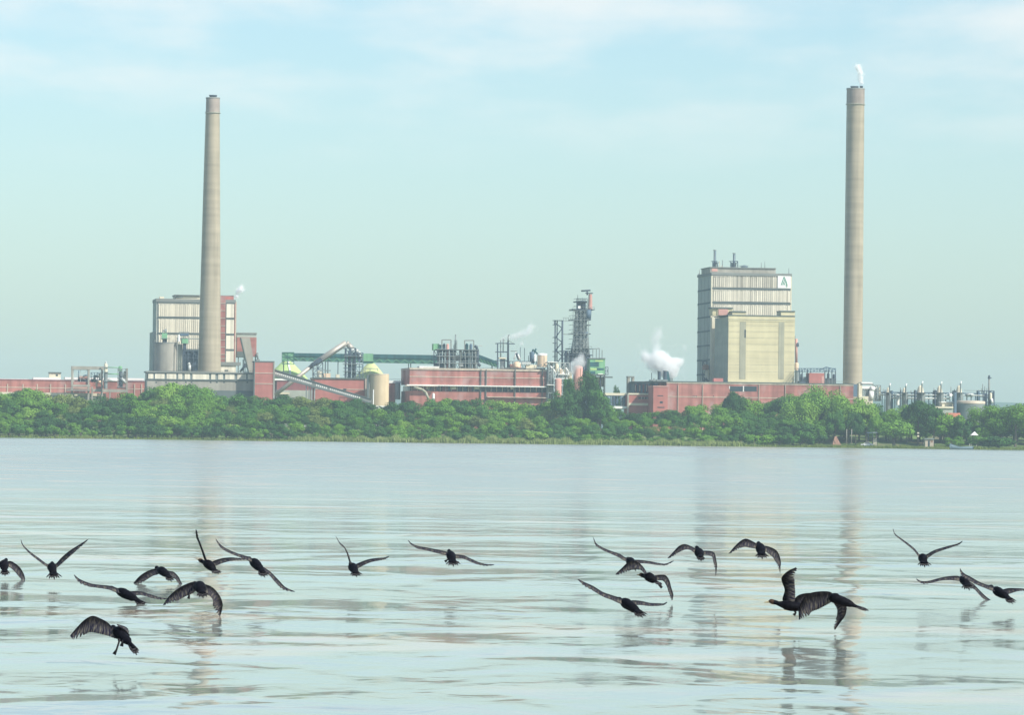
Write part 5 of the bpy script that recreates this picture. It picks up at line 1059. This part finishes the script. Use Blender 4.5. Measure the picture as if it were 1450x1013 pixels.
def bird(label, D, head, mid, tail, wings, L=0.56, feet=(), bill=None, away=1.0, fan=1.0, tw=1.0, girth=1.0):
    """head/mid/tail and the leading/trailing edges of both wings at photo pixels, D metres away; depth comes from real lengths"""
    k = F/D; proj = math.hypot(head[0]-tail[0], head[1]-tail[1])/k; dd = math.sqrt(max(L*L-proj*proj, 0.02))*away
    def P(x, y, dy=0.0): return W(x, y, D+dy)
    C = P(*mid)
    hd = P(head[0], head[1], dd*0.55); tl = P(tail[0], tail[1], -dd*0.45); md = C
    fwd = (hd-md).normalized()
    bl = P(bill[0], bill[1], dd*0.6) if bill else hd + fwd*0.065
    bb = hd + (bl-hd).normalized()*0.028
    spine = [tuple(v-C) for v in (bl, bb, hd, hd.lerp(md, 0.35)-Vector((0, 0, 0.004)), hd.lerp(md, 0.72), md, md.lerp(tl, 0.45), md.lerp(tl, 0.72), tl)]
    rad = [(0.003, 0.003), (0.010, 0.011), (0.024, 0.024), (0.021, 0.022), (0.047, 0.045), (0.055*girth, 0.050*girth), (0.047*girth, 0.040*girth), (0.032*min(fan, 1.3), 0.017), (0.034*min(fan, 1.3), 0.008)]
    ns = 30; pts = [Vector(cr(spine, j/ns)) for j in range(ns+1)]; rd = [cr(rad, j/ns) for j in range(ns+1)]
    up = Vector((0, -0.25, 1))
    mf = lambda s: 3 if s < 0.13 else (2 if (0.13 <= s < 0.30 and bill) else 0)
    pts = [p_ + Vector((noise.noise(p_*40), 0, noise.noise(p_*40+Vector((5, 5, 5)))))*0.004 for p_ in pts]; rd = [(a*(1+0.10*noise.noise(Vector((j*0.9, mid[0], 0)))), b*(1+0.10*noise.noise(Vector((j*0.9, mid[0], 4))))) for j, (a, b) in enumerate(rd)]
    base = mesh_ob(*tube(pts, rd, up, 0, 14, mfun=mf)); add = []
    # cut tail-feather notches: separate fine feathers at the tail edge
    tdir = Vector(spine[-1])-Vector(spine[-3]); tdir.normalize(); side = tdir.cross(up).normalized()
    if away > 0.7: tdir = (tdir+Vector((0, 0, -0.75))).normalized()
    for q in range(7):
        f_ = (q-3)/3.0; a = Vector(spine[-2]) + side*f_*0.020*fan; b = Vector(spine[-1]) + side*f_*0.056*fan + tdir*(0.062-0.026*abs(f_)+0.012*(q % 2))
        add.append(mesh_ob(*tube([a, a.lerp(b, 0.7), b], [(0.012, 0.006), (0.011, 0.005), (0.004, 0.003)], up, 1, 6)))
    for fp in feet:
        q = [P(x, y, -dd*0.25)-C for x, y in fp]; q = [q[0].lerp(Vector((0, 0, 0)), 0.25)] + q
        rr = [(0.014, 0.014)] + [(0.008, 0.008)]*(len(q)-2) + [(0.016, 0.005)]
        add.append(mesh_ob(*tube(q, rr, Vector((0.3, 1, 0.1)), 4, 6)))
    for wi, wing in enumerate(wings):
        pr = [tuple(map(float, p)) for p in wing]          # root .. tip: (lx, ly, tx, ty)
        rl = pr[0]; cxm, cym = mid
        inner = (rl[0]+(cxm-rl[0])*0.75, rl[1]+(cym-rl[1])*0.55, rl[2]+(cxm-rl[2])*0.75, rl[3]+(cym-rl[3])*0.75)
        pr = [inner] + pr; n = 60; m_ = 5; top = []; bot = []; uvt = []
        rs = random.Random(hash((round(mid[0]), wi)) & 0xffff)
        for j in range(n+1):
            t = j/n; lx, ly, tx, ty = cr(pr, t)
            c = 0.165*(1-0.10*t-0.25*t*t) if t < 0.8 else 0.165*(0.76-(t-0.8)**2*11)
            c = max(c, 0.035)*tw
            proj_c = math.hypot(lx-tx, ly-ty)/k; dz = math.sqrt(max(c*c-proj_c*proj_c, (0.35*c)**2))
            sw = -0.10*max(0, t-0.45)**1.2*1.4 + 0.05
            notch = 1.0
            if t > 0.62: ph = (t*15) % 1.0; notch = 1 - 0.42*(1-abs(2*ph-1))**1.5*min(1, (t-0.62)*6)
            else: ph = (t*30) % 1.0; notch = 1 - 0.05*abs(2*ph-1)
            a = P(lx, ly, sw + dz*0.45*away)-C; b = P(tx, ty, sw - dz*0.55*away)-C; b = a.lerp(b, notch)
            nrm = Vector((b-a)).cross(Vector((P(*cr(pr, min(1, t+0.02))[:2])-P(*cr(pr, max(0, t-0.02))[:2])))); nrm = nrm.normalized() if nrm.length > 1e-8 else Vector((0, 0, 1))
            th = 0.017*(1-t)**1.2 + 0.0032; prof = (0.35, 1.0, 0.85, 0.5, 0.25)
            for i in range(m_):
                s = i/(m_-1); cam_ = nrm*(0.10*c*(1-(2*s-0.8)**2)*0.5)*(1 if nrm.z > 0 else -1)
                p = a.lerp(b, s)+cam_; top.append(p+nrm*th*prof[i]*0.5); bot.append(p-nrm*th*prof[i]*0.5); uvt.append((t, s))
        N1 = len(top); vs = top+bot; fs = []
        for j in range(n):
            for i in range(m_-1):
                q = (j*m_+i, j*m_+i+1, (j+1)*m_+i+1, (j+1)*m_+i); fs.append(q); fs.append(tuple(x+N1 for x in q[::-1]))
            for i in (0, m_-1):
                q = (j*m_+i, (j+1)*m_+i, (j+1)*m_+i+N1, j*m_+i+N1); fs.append(q if i == 0 else q[::-1])
        for j in (0, n):
            for i in range(m_-1):
                q = (j*m_+i, j*m_+i+1, j*m_+i+1+N1, j*m_+i+N1); fs.append(q[::-1] if j == 0 else q)
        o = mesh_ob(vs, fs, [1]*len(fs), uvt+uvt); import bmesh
        bm = bmesh.new(); bm.from_mesh(o.data); bmesh.ops.recalc_face_normals(bm, faces=bm.faces); bm.to_mesh(o.data); bm.free(); add.append(o)
    for o in [base]+add:
        bm = bmesh.new(); bm.from_mesh(o.data); bmesh.ops.recalc_face_normals(bm, faces=bm.faces); bm.to_mesh(o.data); bm.free()
    cur = base
    for o in add:                                          # weld everything into ONE closed skin
        ext = lambda vv: [f(v.co[i] for v in vv) for i in range(3) for f in (min, max)]
        want = [(min if i % 2 == 0 else max)(a, b) for i, (a, b) in enumerate(zip(ext(cur.data.vertices), ext(o.data.vertices)))]; ok = False
        for self_ in (False, True):
            md_ = cur.modifiers.new('u', 'BOOLEAN'); md_.operation = 'UNION'; md_.solver = 'EXACT'; md_.object = o; md_.use_self = self_
            dg = bpy.context.evaluated_depsgraph_get(); ev = cur.evaluated_get(dg); me = bpy.data.meshes.new_from_object(ev); cur.modifiers.clear()
            if len(me.vertices) and max(abs(a-b) for a, b in zip(want, ext(me.vertices))) < 0.004 and len(me.vertices) > 0.75*(len(cur.data.vertices)+len(o.data.vertices)): ok = True; break
        if not ok:
            print('BIRD join', label[:40]); bm = bmesh.new(); bm.from_mesh(cur.data); bm.from_mesh(o.data); me = cur.data.copy(); bm.to_mesh(me); bm.free()
        cur.data = me
        bpy.data.objects.remove(o)
    cur.name = 'cormorant'; cur.data.name = 'cormorant'
    cur.data.polygons.foreach_set('use_smooth', [True]*len(cur.data.polygons))
    cur.location = C; tag(cur, label, 'bird', 'flock of cormorants over the river')
    return cur
bird('leftmost cormorant, cut by the photo edge, its right wing drooping', 52, (8.5, 793.5), (5.5, 800), (7, 810),
     [[(13.8,795.5,14.2,804),(20,798,20,809),(27.6,804,26,816),(33.6,814,32,823),(36.5,825,36,829),(43,836.5,42,836)],
      [(-1,796,-1,804),(-9,793,-8,803),(-17,795,-15,805),(-24,801,-22,808),(-30,811,-29,814)]])
bird('cormorant seen from behind with both wings in a wide V at the upper left', 50, (74, 798.5), (73.5, 804), (76.5, 814.5),
     [[(65,800,67,803),(53.3,791,55,794.5),(41.5,782.2,43,785),(33,773.8,34.5,776),(30.3,769,31,770),(29.2,765,29.8,765)],
      [(80,799,81,803.5),(87,791,90,796),(98.7,780.8,102,785.4),(114.5,770.8,116,773.5),(124.6,764.6,124.6,765)]], fan=1.6)
bird('cormorant gliding left of the drooping pair with a long flat left wing', 45, (158, 833), (176, 841), (200, 853),
     [[(159,831.8,163,838.5),(152,830.3,154,835.2),(138.2,829,138,832.6),(126.4,826.7,125.8,831),(112.6,820.8,112.4,826),(104.6,814.2,105,815.6)],
      [(187,838.6,186,844),(192,838.2,190.3,843.6),(200.7,839,201,843.2),(214.5,843.2,214,847),(226.5,847,226,849.6),(237,848,236.8,849)]], L=0.6)
bird('cormorant with arched drooping wings above the dark hooked winged one', 51, (221.8, 804.4), (230, 809.5), (241, 818),
     [[(220.5,806.3,224,813.6),(209.3,809.6,216,816.2),(199,815.8,207.6,821.5),(190.3,825,197,828.6),(183.4,835.4,184,835.6)],
      [(239.5,809.6,239,814),(246.4,811.4,244.6,816.4),(252.4,817.4,249.6,821.9),(256,824.4,253,828),(260.3,831.4,260,832)]])
bird('large dark cormorant with both wings hooked down, nearly touching the water', 42, (276, 827), (283, 831.5), (287, 840),
     [[(274,825.2,274,840),(262.8,828.6,264,844.6),(250.7,835.5,253.5,850),(239.5,845.2,241,854.5),(231,857.6,232,858)],
      [(290.3,828.6,292,842),(300.7,833,297,844.3),(308.4,841,301.5,850),(313.6,850.3,301.5,859),(315.2,861,305,867),(311.8,873.8,310.5,873.5)]], feet=[[(268,842),(267,848.5)]], girth=1.1)
bird('cormorant with one wing straight up, in front of the left chimney reflection', 48, (284, 794), (296, 800.5), (305.5, 809.5),
     [[(289.5,793.4,294,796),(285.4,781.4,290,785),(281,769.3,286,774),(277.4,760.4,282.6,764),(277.4,750,278.4,751)],
      [(301.5,796,305,801.6),(311,792.4,314.5,798),(324.8,790.3,326.5,794.8),(336.9,791,337,794),(348.4,792.2,348.4,793)]], bill=(278.6, 792.2), away=0.5)
bird('cormorant banking steeply, long wings on a diagonal from upper left to lower right', 46, (352.5, 791.5), (361.5, 798.5), (373, 811),
     [[(352.4,790,354,794.8),(337,785.4,338,788.6),(323,779.4,325,783.4),(311.4,771.6,313.4,777),(305.3,763.4,306,765.4)],
      [(372,804,371,808),(383.4,811.6,381.4,815),(393.8,821.9,391,826),(404,832.2,401,835.6),(417.4,838.4,417,839)]])
bird('lowest cormorant at the left with a broad grey fanned wing and trailing legs', 33, (160, 890), (170, 898.5), (190, 917.5),
     [[(159,889.5,166,905),(151,882,152,900.5),(142.2,877,138,897.4),(131.3,873,126,896.6),(120.5,878,115,902.4),(110,888.5,104,907),(99.4,901,101.6,904.5)],
      [(173,893.5,182,906),(178,890.5,183,900),(176,888.6,178.6,893.4),(171.5,887,173,890),(165.4,885,165.8,886)]], feet=[[(168.5,910),(165,921),(161.5,927.4)],[(174,908),(172,916)]], L=0.55, girth=0.82, fan=0.5)
bird('cormorant left of the photo centre with one wing up and one level', 50, (496.5, 799), (499.5, 804), (504.3, 811.5),
     [[(494.6,797,497.4,799),(491,784.8,493.6,787),(486,774.5,488.6,777.4),(479.8,768.4,482,771.4),(475.4,760.2,476.4,761)],
      [(504,800,506,805.2),(513.4,796,515,800.7),(523.8,792.6,525.5,796.4),(536,791,537.6,794),(544,790.6,545.4,792.6),(550.8,788.4,550.8,789)]], fan=1.2)
bird('cormorant seen from behind near the centre, wings stretched wide and nearly level', 50, (635.8, 780.8), (638.7, 788), (641.6, 796.5),
     [[(631,782.2,628.6,786),(618.6,779.2,616,782.8),(604.8,776.6,603,779.6),(591,774,590,776.6),(582.4,770.2,582.6,772),(577.6,765.6,578,766.4)],
      [(646,786.4,646.4,790.8),(656.6,787.8,656.4,791.6),(667,792.4,665.6,795.4),(677.4,796.8,676,799.6),(688,799.8,687.4,802),(699.4,800.2,699.4,801)]], fan=1.5, feet=[[(634,793),(630,796)],[(645,795),(649,797.4)]])
bird('cormorant with a long raised left wing, overlapping the one below at centre right', 51, (889, 792), (893, 796), (899, 803),
     [[(883,789.6,884,794),(877.4,785.4,876,789.4),(865.3,781.4,865,784.4),(853,776.2,852.8,779),(844,770,843.4,772.8),(839.7,761.2,840.3,762)],
      [(901,794,901,798.4),(908,794.4,909,798),(918.4,795.6,919,798.6),(930.5,798,931,800.4),(942.6,799.2,942.6,801),(953.6,794.6,953.8,795.4)]])
bird('dark cormorant showing its bill, right wing hanging down, under the overlapping pair', 47, (908.5, 814.6), (920.5, 818.5), (931, 825.6),
     [[(914,812,917,818),(909.3,802.4,909,808.6),(900.2,795.4,899,806.5),(889.5,797,890.6,809.4),(880.4,805.3,882,813),(871.4,813.8,873.6,815)],
      [(928,816,929.6,822),(941,815.2,938.8,823),(947.2,822,944,830),(950.2,832.6,947,839),(953.3,843,948.6,846.6),(952.2,851,951,851)]], bill=(901.4, 814.4), away=0.4, feet=[[(930,825.5),(937.4,833)]], fan=0.6)
bird('cormorant gliding low with a long left wing raised and spread tail feathers', 41, (876.5, 849), (888, 856), (907, 868),
     [[(877,847.6,878,855),(865.3,843.8,867,850),(853.1,839.2,854.6,845.4),(839.5,830.8,840,837),(827.3,825.3,827.4,830.6),(818,820.6,818.6,821.8)],
      [(896,851.6,898,857),(906.2,852.2,907.4,857),(919.9,855.2,920,858.4),(933.5,855.8,933,858.2),(940,856,940,857.2),(944.4,853.2,944.6,854)]], L=0.6, fan=1.1, feet=[[(896,862),(895.5,868)]])
bird('cormorant with arched left wing, right wing hanging straight down, just above the bill-showing one', 49, (987.0, 776.4), (990, 783.5), (992.4, 789),
     [[(985.5,778.6,984,783),(977.4,774,976.5,778.8),(969.2,771.6,969,779),(961.8,774,961.6,782.6),(954.4,781.4,955,787.4),(945.3,791.2,947,791.4)],
      [(996,781,996,785.4),(1005.5,781.3,1004,786.6),(1011.4,784.2,1009,789.6),(1013.8,793.3,1010.4,797),(1015.2,803.7,1012,805),(1014,816.2,1013.4,816)]], fan=0.8, L=0.5)
bird('cormorant with broad arched pale edged wings just above the raised blue black wing', 47, (1074, 770), (1077, 777.5), (1079, 785.5),
     [[(1071.4,771,1069,777),(1063.2,766.4,1062,776),(1055.8,763.8,1055,774.8),(1048.4,767.2,1048.6,776.4),(1039.5,775.5,1041,780.4),(1032.2,784.6,1032.8,784.8)],
      [(1082.5,774,1083,780.4),(1091.4,776,1090,785.6),(1098.8,780,1095.4,790.6),(1102.7,786,1099,797.4),(1105.4,796.3,1102,804.6),(1105,813,1104.6,812)]], fan=1.3, feet=[[(1082,785),(1085.4,788)]])
bird('nearest cormorant in profile facing left with one blue black wing raised high', 40.5, (1092.5, 852.3), (1120, 859), (1150, 861),
     [[(1108,850.4,1125,857),(1111,836.5,1126.5,841),(1107,824,1125.8,829),(1107,818,1125.6,821),(1114.6,810,1126.2,814),(1127,804,1129,806.6)],
      [(1122,853,1130,861),(1130,844,1140,856),(1142,840.6,1150,853),(1154,841.5,1160,853.5),(1164,847,1167,855),(1170,854,1171,856)]], bill=(1082, 853.6), away=0.15, L=0.62, feet=[[(1127,868),(1124,872)]], girth=0.95, fan=0.5)
bird('cormorant flapping right beside the raised blue black wing, wing tips pointing down', 40, (1171, 845), (1184, 848.5), (1220, 862),
     [[(1174,838.8,1173,856),(1160,838.2,1160,863.4),(1146,841,1149.5,867.6),(1138,848,1145,873),(1131,862,1137,876.4),(1131.2,878.4,1133,878)],
      [(1186,841.4,1180,853),(1194.5,851.6,1185,862),(1198.6,862,1185.5,869),(1197,872.6,1183,877.6),(1190.8,881.6,1180,887),(1182.3,893.2,1180.8,889)]], away=0.5, L=0.58, girth=0.95, fan=0.6, feet=[[(1190,852),(1197,858)]])
bird('cormorant seen from behind in a wide V at the upper right', 50, (1306, 787), (1306.6, 791), (1309, 797.5),
     [[(1300,785.8,1302,789.6),(1293.6,777.8,1295,780.6),(1284.9,770.4,1286,772.8),(1274.8,763.1,1276,765),(1266.8,756.6,1267.6,758),(1264,749,1264.6,749.6)],
      [(1313.4,785.8,1314,790.2),(1322.5,780.7,1323,784),(1334,776.8,1334.6,779.6),(1347,773.2,1347.4,775.4),(1357.3,770.4,1357.5,772),(1363,766.6,1363,767.2)]], fan=1.4, L=0.5)
bird('cormorant with level left wing and dropped right wing, crossed by its right neighbour', 49, (1361.5, 818.6), (1365.5, 822.8), (1371.5, 830),
     [[(1356,816.8,1356,822.8),(1344.3,817,1344,821.8),(1329.8,819.8,1331,822.8),(1316.8,823.2,1318,826),(1305.2,823.8,1306.4,827.4),(1296.8,820.2,1297.6,821.4)],
      [(1376,827,1374.4,829.6),(1382.6,832.6,1381.4,836.2),(1390.6,840.6,1388.8,844.6),(1397.9,847.1,1396,851.2),(1407.4,853.2,1407,853.8)]], fan=1.5, L=0.5)
bird('rightmost cormorant, left wing crossing its neighbour, right wing cut by the edge', 46, (1403.5, 831.5), (1414, 838.8), (1431, 849),
     [[(1405,831.2,1403.6,836.4),(1396.4,829,1394.6,832.8),(1386.3,824.7,1384,828.6),(1374.7,818,1371,821.8),(1364.5,812.3,1361.4,816),(1358.8,805,1359.4,806.4)],
      [(1420,836,1422.5,842),(1428.3,834,1430,841),(1440,834,1441,837.6),(1450,834.8,1450,837.2),(1463,837,1463,838)]], L=0.56)
